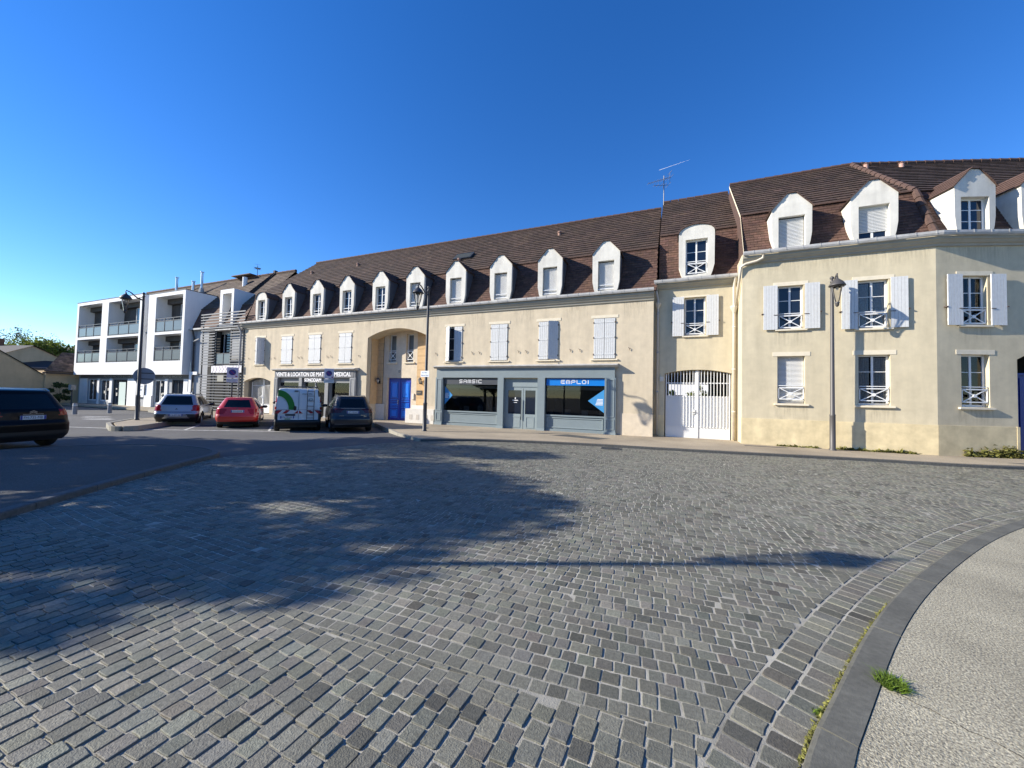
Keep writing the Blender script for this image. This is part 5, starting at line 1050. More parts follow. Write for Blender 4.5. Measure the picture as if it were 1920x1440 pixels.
# ================================================================ vehicles: body = stack of rounded horizontal slices
def smooth_interp(pts, z, k=5):
    zs = np.array([p[0] for p in pts]); vs = np.array([p[1] for p in pts]); out = np.zeros_like(z)
    for d in np.linspace(-.035, .035, k): out += np.interp(z + d, zs, vs)
    return out / k
def vehicle(name, loc, heading, P, label, cat, group=None):
    r = empty(name, (loc[0], loc[1], zroad(loc[0])), heading, label, cat, group)
    H = P['H']; zs = np.concatenate([np.arange(P['z0'], H - .06, .022)]); top_n = 7
    yr = smooth_interp(P['yr'], zs); yf = smooth_interp(P['yf'], zs); hw = smooth_interp(P['hw'], zs); rr = smooth_interp(P['rr'], zs)
    sl = [(z, a, b_, w_, c) for z, a, b_, w_, c in zip(zs, yr, yf, hw, rr)]; z_l, a_l, b_l, w_l, c_l = sl[-1]
    for i in range(1, top_n + 1):
        t = i / top_n * math.pi / 2 * .96; ins = P.get('crown', .28) * (1 - math.cos(t)); sl.append((z_l + (H - z_l) * math.sin(t), a_l + ins * 1.2, b_l - ins * 1.6, w_l - ins, max(c_l - ins * .3, .08)))
    nr, nc, ns, nf = 28, 7, 90, 10
    def contour(a, b_, w_, c, z):
        pts = []; c = min(c, w_ * .8); cf = min(c * 1.5, w_ * .85); bow = P.get('bow', .05) * (w_ / sl[10][3])
        xs = np.linspace(-(w_ - c), w_ - c, nr, endpoint=False)
        for x in xs: pts.append((x, a - bow * (1 - (x / w_) ** 2)))
        for i in range(nc): t = -math.pi / 2 + i / nc * math.pi / 2; pts.append((w_ - c + c * math.cos(t), a - bow * (1 - ((w_ - c) / w_) ** 2) + c + c * math.sin(t)))
        ya, yb = a + c, b_ - cf
        for i in range(ns): t = i / ns; y = ya + (yb - ya) * t; pts.append((w_ + .0 * y, y))
        for i in range(nc): t = i / nc * math.pi / 2; pts.append((w_ - cf + cf * math.cos(t), yb + cf * math.sin(t)))
        for x in np.linspace(w_ - cf, -(w_ - cf), nf, endpoint=False): pts.append((x, b_ + bow * (1 - (x / w_) ** 2) * .6))
        for i in range(nc): t = math.pi / 2 + i / nc * math.pi / 2; pts.append((-(w_ - cf) + cf * math.cos(t), yb + cf * math.sin(t)))
        for i in range(ns): t = i / ns; y = yb + (ya - yb) * t; pts.append((-w_, y))
        for i in range(nc): t = math.pi + i / nc * math.pi / 2; pts.append((-(w_ - c) + c * math.cos(t), a - bow * (1 - ((w_ - c) / w_) ** 2) + c + c * math.sin(t)))
        L_ = P['L']
        return [(x * (1 - .07 * max(0, (y - L_ * .6) / (L_ * .4)) ** 2 - .045 * max(0, (L_ * .35 - y) / (L_ * .35)) ** 2), y, z) for x, y in pts]
    V = [contour(a, b_, w_, c, z) for z, a, b_, w_, c in sl]; n_ = len(V[0]); VV = [p for c in V for p in c]
    ra, fa, wr = P['ra'], P['fa'], P['wr']; zb, zw = P['belt'], P['wtop']
    parts = {}
    for i in range(len(V) - 1):
        for j in range(n_):
            j2 = (j + 1) % n_; ids = (i * n_ + j, i * n_ + j2, (i + 1) * n_ + j2, (i + 1) * n_ + j); ps = [VV[k] for k in ids]
            cx, cy, cz = (sum(p[k] for p in ps) / 4 for k in range(3))
            rear = j < nr; rearc = (nr <= j < nr + nc) or j >= n_ - nc; sideR = nr + nc <= j < nr + nc + ns; sideL = nr + 2 * nc + ns + nf <= j < nr + 2 * nc + 2 * ns + nf; front = nr + nc + ns <= j < nr + 2 * nc + ns + nf + nc
            side = sideR or sideL; w_here = sl[i][3]; key = 'body'
            in_arch = side and any((cy - q) ** 2 + (cz - wr) ** 2 < (wr + .06) ** 2 for q in (ra, fa))
            if in_arch: continue
            if P.get('rear_glass', True) and rear and zb + P.get('rg0', .02) < cz < zw and abs(cx) < w_here - P.get('pillar', .13): key = 'rear_window'
            elif side and zb < cz < zw - .02:
                y0_, y1_ = sl[i][1] + P['sw0'], sl[i][2] - P['sw1']
                if y0_ < cy < y1_ and not any(abs(cy - q) < .035 for q in P['pil']): key = 'side_window'
            elif (front) and zb + .05 < cz < zw and not rear: key = 'windscreen'
            if key == 'body':
                for (k2, fn) in P['zones']:
                    if fn(cx, cy, cz, rear, rearc, side): key = k2 + ('#L' if cx < 0 and 'light' in k2 or cx < 0 and 'corner' in k2 else ''); break
            if i >= len(V) - 1 - top_n: key = 'body'
            parts.setdefault(key, []).append(ids)
    parts['body'].append(tuple((len(V) - 1) * n_ + j for j in range(n_))); parts.setdefault('underbody', []).append(tuple(range(n_)))
    made = {}
    for k, fs in parts.items():
        used = sorted({q for f in fs for q in f}); mp = {q: i for i, q in enumerate(used)}; b = MB(); b.v = [VV[q] for q in used]; b.f = [tuple(mp[q] for q in f) for f in fs]; b.tint = [(1, 1, 1)] * len(fs)
        nm = k.split('#')[0]; o = b.build(nm, P['mats'].get(nm, P['mats']['body']), r, True); made[k] = o
    # inner wheel wells
    b = MB(); w0 = sl[8][3]
    for q in (ra, fa): b.box(-w0 + .16, w0 - .16, q - wr - .12, q + wr + .12, wr - .15, min(2 * wr + .18, P['belt'] - .08))
    b.box(-w0 + .1, w0 - .1, .3, P['L'] - .3, P['z0'] - .02, P['z0'] + .1); b.build('wheel_well', black_plastic, r)
    for q in (ra, fa):
        for s in (-1, 1):
            Mw = Tr(s * (w0 - .12), q, wr) @ Matrix.Rotation(R(90) * s, 4, 'Y'); b = MB(Mw); t2 = .105
            b.lathe([(wr * .62, -t2), (wr * .93, -t2), (wr, -t2 * .7), (wr, t2 * .7), (wr * .93, t2), (wr * .64, t2)], seg=28); wh = b.build('wheel', tyre_m, r, True)
            b = MB(Mw); b.lathe([(wr * .66, t2 * .9), (wr * .60, t2 * .95), (wr * .58, t2 * .4), (.0, t2 * .35)], seg=20)
            for k in range(5):
                a = k * 2 * math.pi / 5; ca, sa = math.cos(a), math.sin(a); q1 = [(ca * u - sa * v, sa * u + ca * v) for u, v in ((.03, -.05), (wr * .61, -.035), (wr * .61, .035), (.03, .05))]
                b.add([(x, y, t2 * .75) for x, y in q1] + [(x, y, t2 * .4) for x, y in q1], [(0, 1, 2, 3), (0, 1, 5, 4), (2, 3, 7, 6)])
            b.lathe([(.07, t2 * .85), (0, t2 * .87)], seg=10); b.build('rim', rim_m, wh)
    return r, sl
def plate(r, txt, x, z, y, w_=.52, h=.11):
    b = MB(); b.box(x - w_ / 2, x + w_ / 2, y - .012, y, z, z + h); p = b.build('number_plate', plate_white, r)
    b = MB(); b.box(x - w_ / 2 + .003, x - w_ / 2 + .045, y - .015, y - .0125, z + .003, z + h - .003); b.box(x + w_ / 2 - .045, x + w_ / 2 - .003, y - .015, y - .0125, z + .003, z + h - .003); b.build('plate_band', plate_blue, p)
    text(txt, 'plate_number', text_black, p, I4, x - w_ / 2 + .07, x + w_ / 2 - .07, z + .02, h - .04, y - .0125, .002)
def badge(r, pts, m=chrome, y=0, wd=.014, nm='badge'):
    b = MB()
    for p in pts: b.ribbon(p, wd, y, .008)
    b.build(nm, m, r)
def mirrors(r, w_, y, z, m, m2=None):
    for s in (-1, 1): b = MB(Tr(s * (w_ + .10), y, z)); b.lathe([(0, -.07), (.06, -.06), (.085, -.02), (.085, .03), (.06, .07), (0, .08)], seg=10, M=Matrix.Scale(1.5, 4, (1, 0, 0))); b.tube([(-s * .14, .04, -.05), (0, .02, -.03)], .02, 5); b.build('wing_mirror', m, r, True)
def taillight(x0, z0, z1, ymax, x1=9, slope=0): return ('tail_light', lambda cx, cy, cz, rear, rc, side: (rear or rc or side) and cy < ymax and x0 + slope * (cz - z0) < abs(cx) < x1 and z0 < cz < z1)
def antenna_fin(r, y, z): b = MB(); b.tube([(0, y, z), (0, y - .12, z + .17)], [.008, .004], 5); b.build('aerial', black_plastic, r)
def rails(r, w_, y0, y1, z, m): 
    for s in (-1, 1): b = MB(); b.tube([(s * w_, y0, z - .03), (s * w_, y0 + .12, z + .035), (s * w_, y1 - .12, z + .035), (s * w_, y1, z - .03)], .018, 6); b.build('roof_rail', m, r, True)
paint_silver = mat('silver_car_paint', (.34, .36, .385), .3, metal=.35, coat=1); paint_red = mat('red_car_paint', (.50, .022, .012), .35, coat=1); paint_white = mat('white_van_paint', (.62, .64, .66), .35, coat=.6)
paint_dgrey = mat('dark_grey_car_paint', (.022, .023, .028), .35, metal=.2, coat=.5); paint_black = mat('black_car_paint', (.003, .003, .004), .35, coat=.12, spec=.15); car_glass = mat('car_glass', (.006, .010, .012), .05, spec=.35)
def mats(body, **k): d = {'body': body, 'rear_window': car_glass, 'side_window': car_glass, 'windscreen': car_glass, 'tail_light': tail_red, 'reversing_light': tail_clear, 'bumper': black_plastic, 'underbody': black_plastic, 'cladding': black_plastic, 'skid_plate': rim_m, 'door_gap': black_plastic, 'rear_corner_window': car_glass}; d.update(k); return d
HD = R(52); FX, FY = -math.sin(HD), math.cos(HD); LX, LY = math.cos(HD), math.sin(HD)
def place(lx, ly, half, back):     # from the contact of the left rear tyre (outer face) to the rear bumper centre
    return (lx + LX * half - FX * back, ly + LY * half - FY * back)
# silver raised hatchback
P = dict(L=4.02, H=1.53, z0=.24, yr=[(.24, .12), (.40, .0), (.62, .0), (.66, .06), (.98, .13), (1.04, .20), (1.40, .46), (1.53, .60)], yf=[(.24, 3.85), (.4, 4.02), (.65, 4.0), (.82, 3.85), (.93, 3.35), (1.0, 2.95), (1.4, 2.30), (1.53, 2.1)],
     hw=[(.24, .80), (.45, .875), (.7, .875), (.95, .85), (1.05, .80), (1.42, .64), (1.53, .56)], rr=[(.24, .16), (.6, .2), (1.0, .2), (1.5, .16)], ra=.78, fa=3.37, wr=.32, belt=1.0, wtop=1.42, sw0=.28, sw1=.5, pil=(1.55, 2.3), mats=mats(paint_silver), pillar=.12,
     zones=[taillight(.56, .72, 1.02, .35, slope=.15), ('skid_plate', lambda cx, cy, cz, re, rc, si: re and .34 < cz < .56 and abs(cx) < .52 - (cz - .34) * .7), ('bumper', lambda cx, cy, cz, re, rc, si: (cz < .58 and (re or rc)) or cz < .38 or (si and cz < .62 and any((cy - q) ** 2 + (cz - .32) ** 2 < .44 ** 2 for q in (.78, 3.37)))), ('door_gap', lambda cx, cy, cz, re, rc, si: re and .665 < cz < .69 and abs(cx) < .6)])
loc1 = (-21.28, 10.37)
r, _ = vehicle('parked_car', loc1, HD, P, 'silver raised hatchback with roof bars, leftmost car in the bays', 'car', 'cars parked in the angled bays')
plate(r, 'CA-897-DA', 0, .47, -.055); mirrors(r, .86, 2.55, .98, black_plastic); rails(r, .55, .75, 2.3, 1.5, rail_m)
badge(r, [[(-.03, .8), (0, .84), (.03, .8), (0, .76), (-.03, .8)]], m=black_plastic, y=.045, wd=.02); badge(r, [[(-.48, .78), (-.28, .78)], [(.36, .78), (.48, .78)]], y=.065, m=rail_m, wd=.025, nm='model_badge'); b = MB(); b.tube([(-.28, -.02, .36), (-.28, .2, .36)], .05, 10); b.build('exhaust', black_plastic, r)
# red hatchback
P = dict(L=3.97, H=1.45, z0=.20, yr=[(.20, .14), (.36, .01), (.58, .0), (.66, .05), (.95, .14), (1.0, .22), (1.34, .52), (1.45, .70)], yf=[(.2, 3.8), (.4, 3.97), (.62, 3.95), (.78, 3.75), (.88, 3.3), (.95, 2.95), (1.33, 2.2), (1.45, 2.0)],
     hw=[(.2, .78), (.45, .87), (.72, .87), (.92, .83), (1.0, .78), (1.34, .60), (1.45, .52)], rr=[(.2, .18), (.6, .26), (1.0, .24), (1.5, .16)], ra=.72, fa=3.26, wr=.30, belt=.96, wtop=1.33, sw0=.35, sw1=.5, pil=(1.5, 2.2), mats=mats(paint_red), pillar=.14, bow=.09,
     zones=[taillight(.50, .66, .90, .55, slope=-.5), ('bumper', lambda cx, cy, cz, re, rc, si: (cz < .30))])
loc2 = (-18.29, 11.23)
r, _ = vehicle('parked_car', loc2, HD, P, 'red hatchback between the silver car and the white van', 'car', 'cars parked in the angled bays')
plate(r, 'DM-059-BL', .03, .74, .0 - .04); mirrors(r, .83, 2.45, .94, black_plastic); antenna_fin(r, 1.0, 1.43); badge(r, [[(-.015, .88), (.0, .93), (.03, .90)]], y=.0, wd=.025)
# dark grey crossover
P = dict(L=4.5, H=1.65, z0=.24, yr=[(.24, .16), (.38, .02), (.62, .0), (.72, .07), (1.05, .14), (1.12, .22), (1.50, .50), (1.65, .60)], yf=[(.24, 4.35), (.5, 4.5), (.8, 4.45), (.98, 4.2), (1.05, 3.7), (1.12, 3.3), (1.5, 2.6), (1.65, 2.35)],
     hw=[(.24, .86), (.5, .94), (.85, .93), (1.08, .88), (1.16, .82), (1.5, .68), (1.65, .60)], rr=[(.24, .2), (.6, .28), (1.0, .28), (1.6, .18)], ra=.86, fa=3.54, wr=.35, belt=1.10, wtop=1.50, sw0=.4, sw1=.6, pil=(1.75, 2.6), mats=mats(paint_dgrey, tail_light=mat('dark_tail_lens', (.05, .006, .008), .12)), pillar=.13, bow=.08,
     zones=[taillight(.52, .88, 1.08, .5, slope=-.9), ('skid_plate', lambda cx, cy, cz, re, rc, si: (re or rc) and .36 < cz < .42 and abs(cx) < .72), ('bumper', lambda cx, cy, cz, re, rc, si: (cz < .44) or (si and any((cy - q) ** 2 + (cz - .35) ** 2 < .47 ** 2 for q in (.86, 3.54))))])
P['mats']['skid_plate'] = mat('satin_grey_trim', (.12, .12, .13), .4, metal=.5)
loc4 = (-12.9, 12.75)
r, _ = vehicle('parked_car', loc4, HD, P, 'dark grey crossover nearest the blue door, rightmost in the bays', 'car', 'cars parked in the angled bays')
plate(r, 'GC-150-AZ', 0, .86, .01); mirrors(r, .90, 2.85, 1.12, paint_dgrey); rails(r, .58, .7, 2.6, 1.62, rail_m); antenna_fin(r, .9, 1.63); badge(r, [[(-.55, .76), (-.38, .76)], [(.34, .78), (.56, .78)], [(.46, .72), (.56, .72)]], y=.0, wd=.02, nm='model_badge'); badge(r, [[(-.5, 1.085), (.5, 1.085)]], y=.03, wd=.012, m=rim_m, nm='light_bar')
# white utility van
P = dict(L=4.78, H=1.93, z0=.32, yr=[(.32, .06), (.40, .0), (.50, .0), (.53, .05), (1.1, .05), (1.75, .10), (1.93, .16)], yf=[(.32, 4.6), (.55, 4.78), (.85, 4.7), (1.05, 4.35), (1.15, 4.0), (1.6, 3.35), (1.8, 3.0), (1.93, 2.8)],
     hw=[(.32, .92), (.6, .95), (1.15, .94), (1.3, .92), (1.8, .83), (1.93, .78)], rr=[(.32, .07), (1.1, .07), (1.9, .07)], ra=.85, fa=3.95, wr=.33, belt=1.15, wtop=1.66, sw0=2.1, sw1=.35, pil=(3.0,), mats=mats(paint_white), rear_glass=False, bow=.015, crown=.18,
     zones=[('rear_corner_window', lambda cx, cy, cz, re, rc, si: (re or rc) and abs(cx) > .74 and 1.58 < cz < 1.86), ('tail_light', lambda cx, cy, cz, re, rc, si: (re or rc or si) and cy < .16 and abs(cx) > .83 and ((1.30 < cz < 1.52) or (.98 < cz < 1.12))), ('reversing_light', lambda cx, cy, cz, re, rc, si: (re or rc or si) and cy < .16 and abs(cx) > .83 and (1.12 <= cz <= 1.30)), ('bumper', lambda cx, cy, cz, re, rc, si: (cz < .53 and (re or rc)) or ((re or rc) and abs(cx) > .80 and cz < .95) or (cz < .45)), ('door_gap', lambda cx, cy, cz, re, rc, si: re and abs(cx) < .015 and .55 < cz < 1.84 and False)])
P['mats']['rear_corner_window'] = black_plastic
loc3 = (-14.82, 11.61)
r, _ = vehicle('utility_van', loc3, HD, P, 'white utility van with a green arc, red chevrons and a ladder on its rear doors', 'van')
b = MB(); b.box(-.006, .006, .025, .04, .55, 1.83); b.box(-.78, .78, .028, .04, .985, .992); b.build('door_gap', rail_m, r)
b = MB(); cxa, cza = -.80, .98; n_ = 16
pts_o = [(cxa + .66 * math.sin(t), cza + .86 * math.cos(t)) for t in [i / n_ * math.pi / 2 for i in range(n_ + 1)]]; pts_i = [(cxa + .42 * math.sin(t), cza + .60 * math.cos(t)) for t in [i / n_ * math.pi / 2 for i in range(n_ + 1)]]
for i in range(n_): q = [pts_o[i], pts_o[i + 1], pts_i[i + 1], pts_i[i]]; b.add([(x, .022, z) for x, z in q], [(0, 1, 2, 3)])
b.build('green_arc', mat('green_livery', (.012, .17, .015), .5), r); b = MB(); b.box(-.52, -.30, .020, .022, .56, .60); b.build('green_block', MT['green_livery'], r)
b = MB(); b.box(-.76, .76, .014, .02, .82, .965); ch_ = b.build('chevron_band', plate_white, r); b = MB()
for s in (-1, 1):
    for k in range(3): x = s * (.02 + k * .30) ; q = [(x, .965), (x + s * .15 * (0 if k == 0 else 1) , .965), (x + s * .30 * (.5 if k == 0 else 1), .82), (x + s * .14 * (0 if k == 0 else 1), .82)]; b.add([(a, .011, c) for a, c in q], [(0, 1, 2, 3)])
b.build('red_chevron', mat('chevron_red', (.30, .01, .02), .5), ch_)
b = MB()
for x in (.33, .60): b.tube([(x, -.03, .55), (x, -.03, 1.82), (x, .15, 1.98)], .014, 6)
for z in (.62, .76, .92, 1.15, 1.38, 1.6, 1.8): b.tube([(.33, -.03, z), (.60, -.03, z)], .012, 6)
b.build('rear_ladder', rail_m, r)
b = MB()
for y in (.3, 1.1, 1.9, 2.6): b.tube([(-.75, y, 1.93), (-.75, y, 2.0), (.75, y, 2.0), (.75, y, 1.93)], .02, 6)
for x in (-.7, -.2, .3, .7): b.tube([(x, .15, 2.02), (x, 2.7, 2.02)], .016, 6)
b.tube([(-.62, .2, 2.0), (-.66, .15, 2.14)], .01, 5); b.build('roof_rack', rail_m, r)
b = MB(); b.box(-.5, -.12, .0, .02, .72, .79) ; b.build('plate_lamp', black_plastic, r); plate(r, 'CN-278-WG', -.42, .60, .02)
b = MB(); b.lathe([(0, -.1), (.05, -.08), (.055, .0), (.05, .08), (0, .1)], (-.14, .01, 1.05), 10); b.build('door_handle', black_plastic, r); b = MB(); b.box(-.18, -.03, .04, .07, 1.78, 1.83); b.build('brake_light', black_plastic, r)
text('chez lilla', 'livery_text', mat('teal_text', (.02, .10, .13), .5), r, I4, .12, .52, 1.66, .07, .045, .004); badge(r, [[(.47, 1.36), (.40, 1.44), (.43, 1.49), (.47, 1.46), (.51, 1.49), (.54, 1.44), (.47, 1.36)]], m=MT['teal_text'], y=.03, wd=.015, nm='heart_emblem')
mirrors(r, .93, 3.55, 1.2, black_plastic)
# dark SUV driving off at the left edge
P = dict(L=4.5, H=1.67, z0=.25, yr=[(.25, .16), (.38, .02), (.72, .0), (.80, .07), (1.08, .12), (1.14, .18), (1.50, .42), (1.67, .52)], yf=[(.25, 4.35), (.5, 4.5), (.85, 4.45), (1.0, 4.2), (1.08, 3.7), (1.14, 3.3), (1.5, 2.6), (1.67, 2.35)],
     hw=[(.25, .86), (.5, .93), (.95, .93), (1.12, .89), (1.18, .84), (1.5, .72), (1.67, .62)], rr=[(.25, .22), (.6, .30), (1.0, .30), (1.6, .2)], ra=.87, fa=3.6, wr=.36, belt=1.12, wtop=1.52, sw0=.35, sw1=.6, pil=(1.7, 2.6), mats=mats(paint_black), pillar=.11, bow=.08,
     zones=[taillight(.58, .94, 1.10, .5), ('bumper', lambda cx, cy, cz, re, rc, si: (cz < .52) or (si and any((cy - q) ** 2 + (cz - .36) ** 2 < .48 ** 2 for q in (.87, 3.6))))])
SH = R(104); r, _ = vehicle('dark_suv', (-15.8, 4.5), SH, P, 'black sport utility car with red tail lights, cut by the left edge', 'car')
plate(r, 'FH-735-MB', 0, .84, .0); mirrors(r, .92, 2.9, 1.12, paint_black); rails(r, .62, .55, 2.7, 1.64, steel); badge(r, [[(-.07, 1.01), (0, 1.045), (.07, 1.01)], [(-.07, 1.045), (0, 1.08), (.07, 1.045)], [(-.2, .985), (.2, .985)]], y=.0, wd=.012, m=rim_m)

for o_ in list(C.objects):
    if o_.get('category') in ('car', 'van'): o_.scale = (.97, .97, .97)

# ================================================================ vegetation
def leaf_mb(n, centers, radii, size, flat=.6, seed=1, shell=.0):
    rg = np.random.default_rng(seed); b = MB(); idx = rg.integers(0, len(centers), n); cs = np.array(centers)[idx]; rs = np.array(radii)[idx]
    d = rg.normal(size=(n, 3)); d /= np.linalg.norm(d, axis=1)[:, None]; u = rg.random(n) ** (1 / 2.2); p = cs + d * (rs * u[:, None] if rs.ndim == 2 else (rs * u)[:, None])
    a = rg.normal(size=(n, 3)); a /= np.linalg.norm(a, axis=1)[:, None]; c = np.cross(a, rg.normal(size=(n, 3))); c /= np.linalg.norm(c, axis=1)[:, None]
    s = size * rg.uniform(.6, 1.3, n)[:, None]; q = np.stack([p - a * s, p + c * s * flat, p + a * s, p - c * s * flat], 1); tn = rg.uniform(.55, 1.45, n)
    b.v = [tuple(x) for x in q.reshape(-1, 3)]; b.f = [(4 * i, 4 * i + 1, 4 * i + 2, 4 * i + 3) for i in range(n)]; b.tint = [(t, t, t * .9) for t in tn]; return b
def tree(name, loc, H, cr, n, leafm, size, label, cat='tree', group=None, base=.35, seed=1, clumps=22, squash=1.0, sparse=False):
    rg = random.Random(seed); r = empty(name, (loc[0], loc[1], 0), 0, label, cat, group); b = MB(); th = H * base
    b.tube([(0, 0, -.1), (.05, .03, th * .6), (.0, .1, th), (.1, 0, H * .75)], [H * .022, H * .017, H * .014, H * .004], 10); cs, rs = [], []
    for i in range(clumps):
        a = rg.uniform(0, 6.28); z = rg.uniform(th, H * .93); k = math.sin(math.pi * min(1, max(0.12, (z - th * .8) / (H - th * .75)))) ** .6; rad = cr * k * rg.uniform(.35, .95); c = Vector((math.cos(a) * rad, math.sin(a) * rad, z)); cs.append(tuple(c)); q = rg.uniform(.22, .40) * cr; rs.append((q, q, q * .75 * squash))
        z0 = max(th * .7, z - rad * .8); b.tube([(0.05, 0.05, z0), (c.x * .5, c.y * .5, (z0 + z) / 2 + .1), tuple(c)], [H * .008, H * .005, H * .0015], 5)
    b.build('trunk', bark, r, True); leaf_mb(n, cs, rs, size, seed=seed).build('crown', leafm, r); return r
tree('bare_tree', (-84, 23.5), 9.3, 5.0, 5200, bare_leaf, .10, 'tall thin grey-green tree with feathery crown above the roofs', seed=3, base=.3, clumps=46)
tree('bare_tree', (-92, 21.5), 8.0, 4.0, 2600, bare_leaf, .10, 'sparse feathery tree at the far left edge', seed=5, base=.3, clumps=30)
tree('leafy_tree', (-74, 21.4), 7.4, 4.6, 9000, yellow_leaf, .17, 'broad yellow-green tree behind the pale house', seed=4, base=.15, clumps=40, squash=.8)
tree('leafy_tree', (-80, 27.5), 7.0, 3.6, 6000, green_leaf, .17, 'darker green tree behind the tiled barn', seed=9, base=.15, clumps=30, squash=.8)
# trees of the square beyond the left edge, whose shade falls on the setts
tree('plane_tree', (-17.6, -1.9), 8.6, 2.9, 15000, green_leaf, .13, 'leafy tree outside the left edge shading the foreground setts', group='trees of the square', seed=21, base=.28, clumps=34)
tree('plane_tree', (-26.5, -.8), 12.3, 3.6, 17000, green_leaf, .15, 'taller leafy tree outside the left edge shading the road', group='trees of the square', seed=22, base=.30, clumps=40)
tree('plane_tree', (-21.5, -7.5), 9.5, 2.8, 9000, green_leaf, .14, 'leafy tree farther outside the left edge', group='trees of the square', seed=23, base=.30, clumps=28)
for i, (x, y) in enumerate(((2, -15), (9, -14), (16, -12), (23, -9))): tree('unseen_tree', (x, y), 8 + i % 2, 3.2, 2600, green_leaf, .3, ('unseen leafy tree added behind the viewer before the tan house', 'unseen leafy tree added behind the viewer before the beige house', 'unseen leafy tree added behind the viewer at the beige house corner', 'unseen leafy tree added behind the viewer before the grey house')[i], 'tree', 'unseen trees added behind the viewer', seed=60 + i, base=.25, clumps=20)  # unseen trees added so the glass mirrors something dark
# shrubs in the courtyard behind the gate
for i, (x, y, h) in enumerate(((-.6, 33, 2.6), (1.8, 34, 2.9), (3.2, 35, 3.2))):
    tree('courtyard_shrub', (x, y), h, 1.1, 1800, (green_leaf, yellow_leaf, green_leaf)[i], .09, ('shrub at the left seen through the white gate', 'light green shrub seen through the middle of the white gate', 'dark shrub at the right seen through the white gate')[i], 'shrub', 'courtyard shrubs', base=.12, seed=40 + i, clumps=14)
# shrub in shade beside the tan wall
tree('dark_shrub', (-50.9, 15.9), 1.9, 1.0, 1500, green_leaf, .09, 'dark shrub against the tan wall left of the shops', 'shrub', base=.1, seed=50, clumps=10)
def tuft(name, loc, n, rad, h, m, label, cat='grass tuft', kind=None, seed=1, lean=.5):
    rg = np.random.default_rng(seed); b = MB()
    for i in range(n):
        a = rg.uniform(0, 6.28); rr_ = rad * math.sqrt(rg.random()); x, y = math.cos(a) * rr_, math.sin(a) * rr_; hh = h * rg.uniform(.4, 1.1); dx, dy = rg.normal(0, lean * hh, 2); w_ = h * .035 + .0015; t = rg.uniform(.6, 1.5); a2 = rg.uniform(0, 3.14); wx, wy = math.cos(a2) * w_, math.sin(a2) * w_
        b.add([(x - wx, y - wy, 0), (x + wx, y + wy, 0), (x + dx * .4 + wx * .7, y + dy * .4 + wy * .7, hh * .6), (x + dx * .4 - wx * .7, y + dy * .4 - wy * .7, hh * .6), (x + dx, y + dy, hh * .95)], [(0, 1, 2, 3), (3, 2, 4)], (t, t, t * .8))
    o = b.build(name, m); o.location = loc; return tag(o, label, cat, kind=kind)
tuft('grass_tuft', (1.115, 2.84, .055), 460, .065, .045, grass_m, 'bright green grass tuft at the kerb joint in the near pavement', seed=2, lean=.9)
tuft('grass_tuft', (.70, 2.52, -.01), 90, .03, .035, grass_m, 'small grass sprig in the gutter against the near kerb', seed=3)
tuft('grass_tuft', (.60, 2.12, -.01), 50, .02, .03, weed_m, 'dry sprig in the gutter near the bottom of the picture', seed=4)
def weeds(pts, n, h, name, label, seed):
    rg = np.random.default_rng(seed); b = MB()
    for i in range(n):
        t = rg.random() * (len(pts) - 1); k = int(t); f = t - k; x = pts[k][0] * (1 - f) + pts[k + 1][0] * f + rg.normal(0, .03); y = pts[k][1] * (1 - f) + pts[k + 1][1] * f - abs(rg.normal(0, .05)); hh = h * rg.uniform(.2, 1) * (.35 + .65 * abs(math.sin(t * 5.1 + seed))); s = .035 * rg.uniform(.5, 1.4); z = .06 + hh * rg.random(); a = rg.normal(size=3) * s; c = rg.normal(size=3) * s; tn = rg.uniform(.5, 1.5)
        b.add([(x - a[0], y - a[1], z), (x + c[0], y + c[1], z + c[2] * .6), (x + a[0], y + a[1], z + a[2]), (x - c[0], y - c[1], z - c[2] * .6)], [(0, 1, 2, 3)], (tn, tn, tn * .7))
    return tag(b.build(name, weed_m), label, kind='stuff')
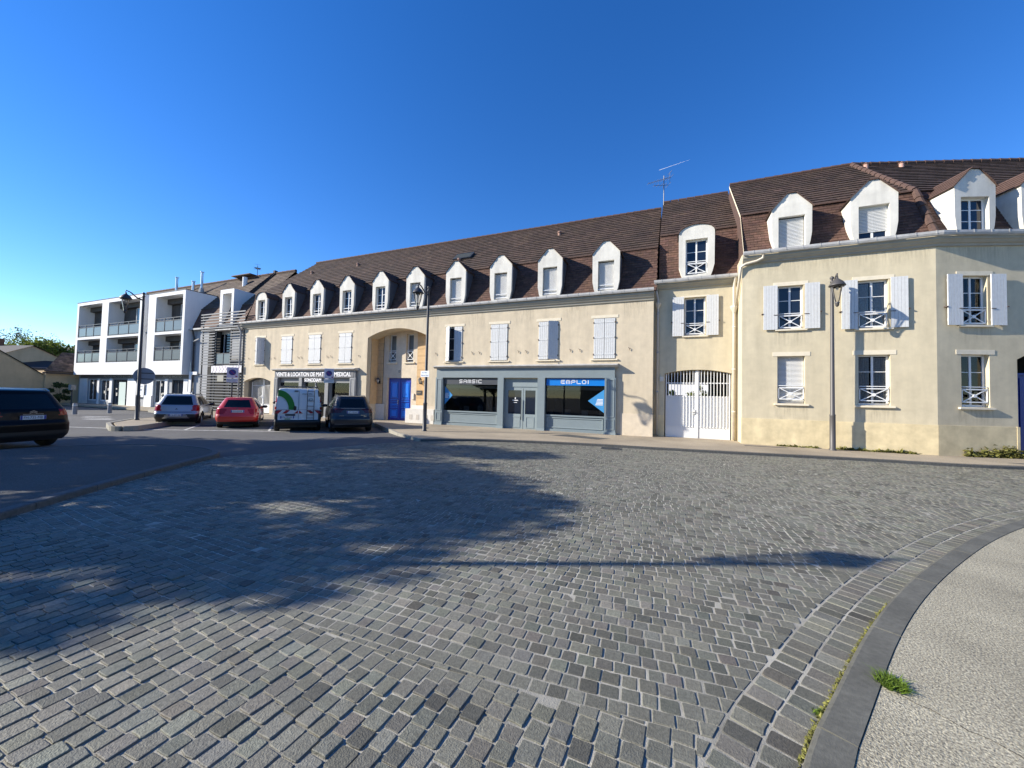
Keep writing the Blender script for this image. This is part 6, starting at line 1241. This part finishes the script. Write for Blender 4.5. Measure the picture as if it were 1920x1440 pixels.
d4 = (math.cos(A4), math.sin(A4)); q4 = lambda s, o: (XC + d4[0] * s + math.sin(A4) * o, Y3 + d4[1] * s - math.cos(A4) * o)
weeds([q4(.75, .04), q4(1.6, .05)], 420, .30, 'weeds', 'low weeds at the foot of the corner house under its last window', 1)
weeds([q4(1.55, .06), q4(2.35, .10)], 700, .48, 'weeds', 'bushier weeds beside the deep blue garage door', 2)
weeds([(3.4, Y3 - .04), (4.6, Y3 - .04)], 160, .06, 'weeds', 'thin moss and weeds left of the lamp at the corner house', 3)
weeds([(5.1, Y3 - .04), (7.2, Y3 - .04)], 420, .12, 'weeds', 'strip of moss and weeds right of the lamp at the corner house', 4)
Pg = offset(RK, .012); weeds_pts = [p for p in Pg if 1.6 < p[1] < 4.2]
rg = np.random.default_rng(8); b = MB()
for i in range(900):
    k = rg.integers(0, len(weeds_pts) - 1); f = rg.random(); x = weeds_pts[k][0] * (1 - f) + weeds_pts[k + 1][0] * f - abs(rg.normal(0, .008)); y = weeds_pts[k][1] * (1 - f) + weeds_pts[k + 1][1] * f; a = rg.normal(size=3) * .006; c = rg.normal(size=3) * .006; tn = rg.uniform(.8, 1.8); z = rg.uniform(-.004, .012)
    b.add([(x - a[0], y - a[1], z), (x + c[0], y + c[1], z), (x + a[0], y + a[1], z + abs(a[2])), (x - c[0], y - c[1], z)], [(0, 1, 2, 3)], (tn, tn, tn * .7))
tag(b.build('gutter_moss', weed_m), 'dry moss and grit along the near kerb gutter', kind='stuff')
# contrail
def dirv(px, py): d = rt2 * ((px - 960) / 721) - up2 * ((py - 720) / 721) + fw; return d.normalized()
a_, c_ = dirv(1236, 319), dirv(1294, 299); b = MB(); D = 9000
b.tube([a_ * D, a_.lerp(c_, .5).normalized() * D, c_ * D], [3.6, 2.6, .3], 8); tag(b.build('contrail', mat('vapour_trail', (.9, .9, .9), 1, emit=((.25, .42, .7), .12))), 'short white contrail in the blue sky above the antenna', 'contrail')  # faint emission stands in for sunlight on the vapour
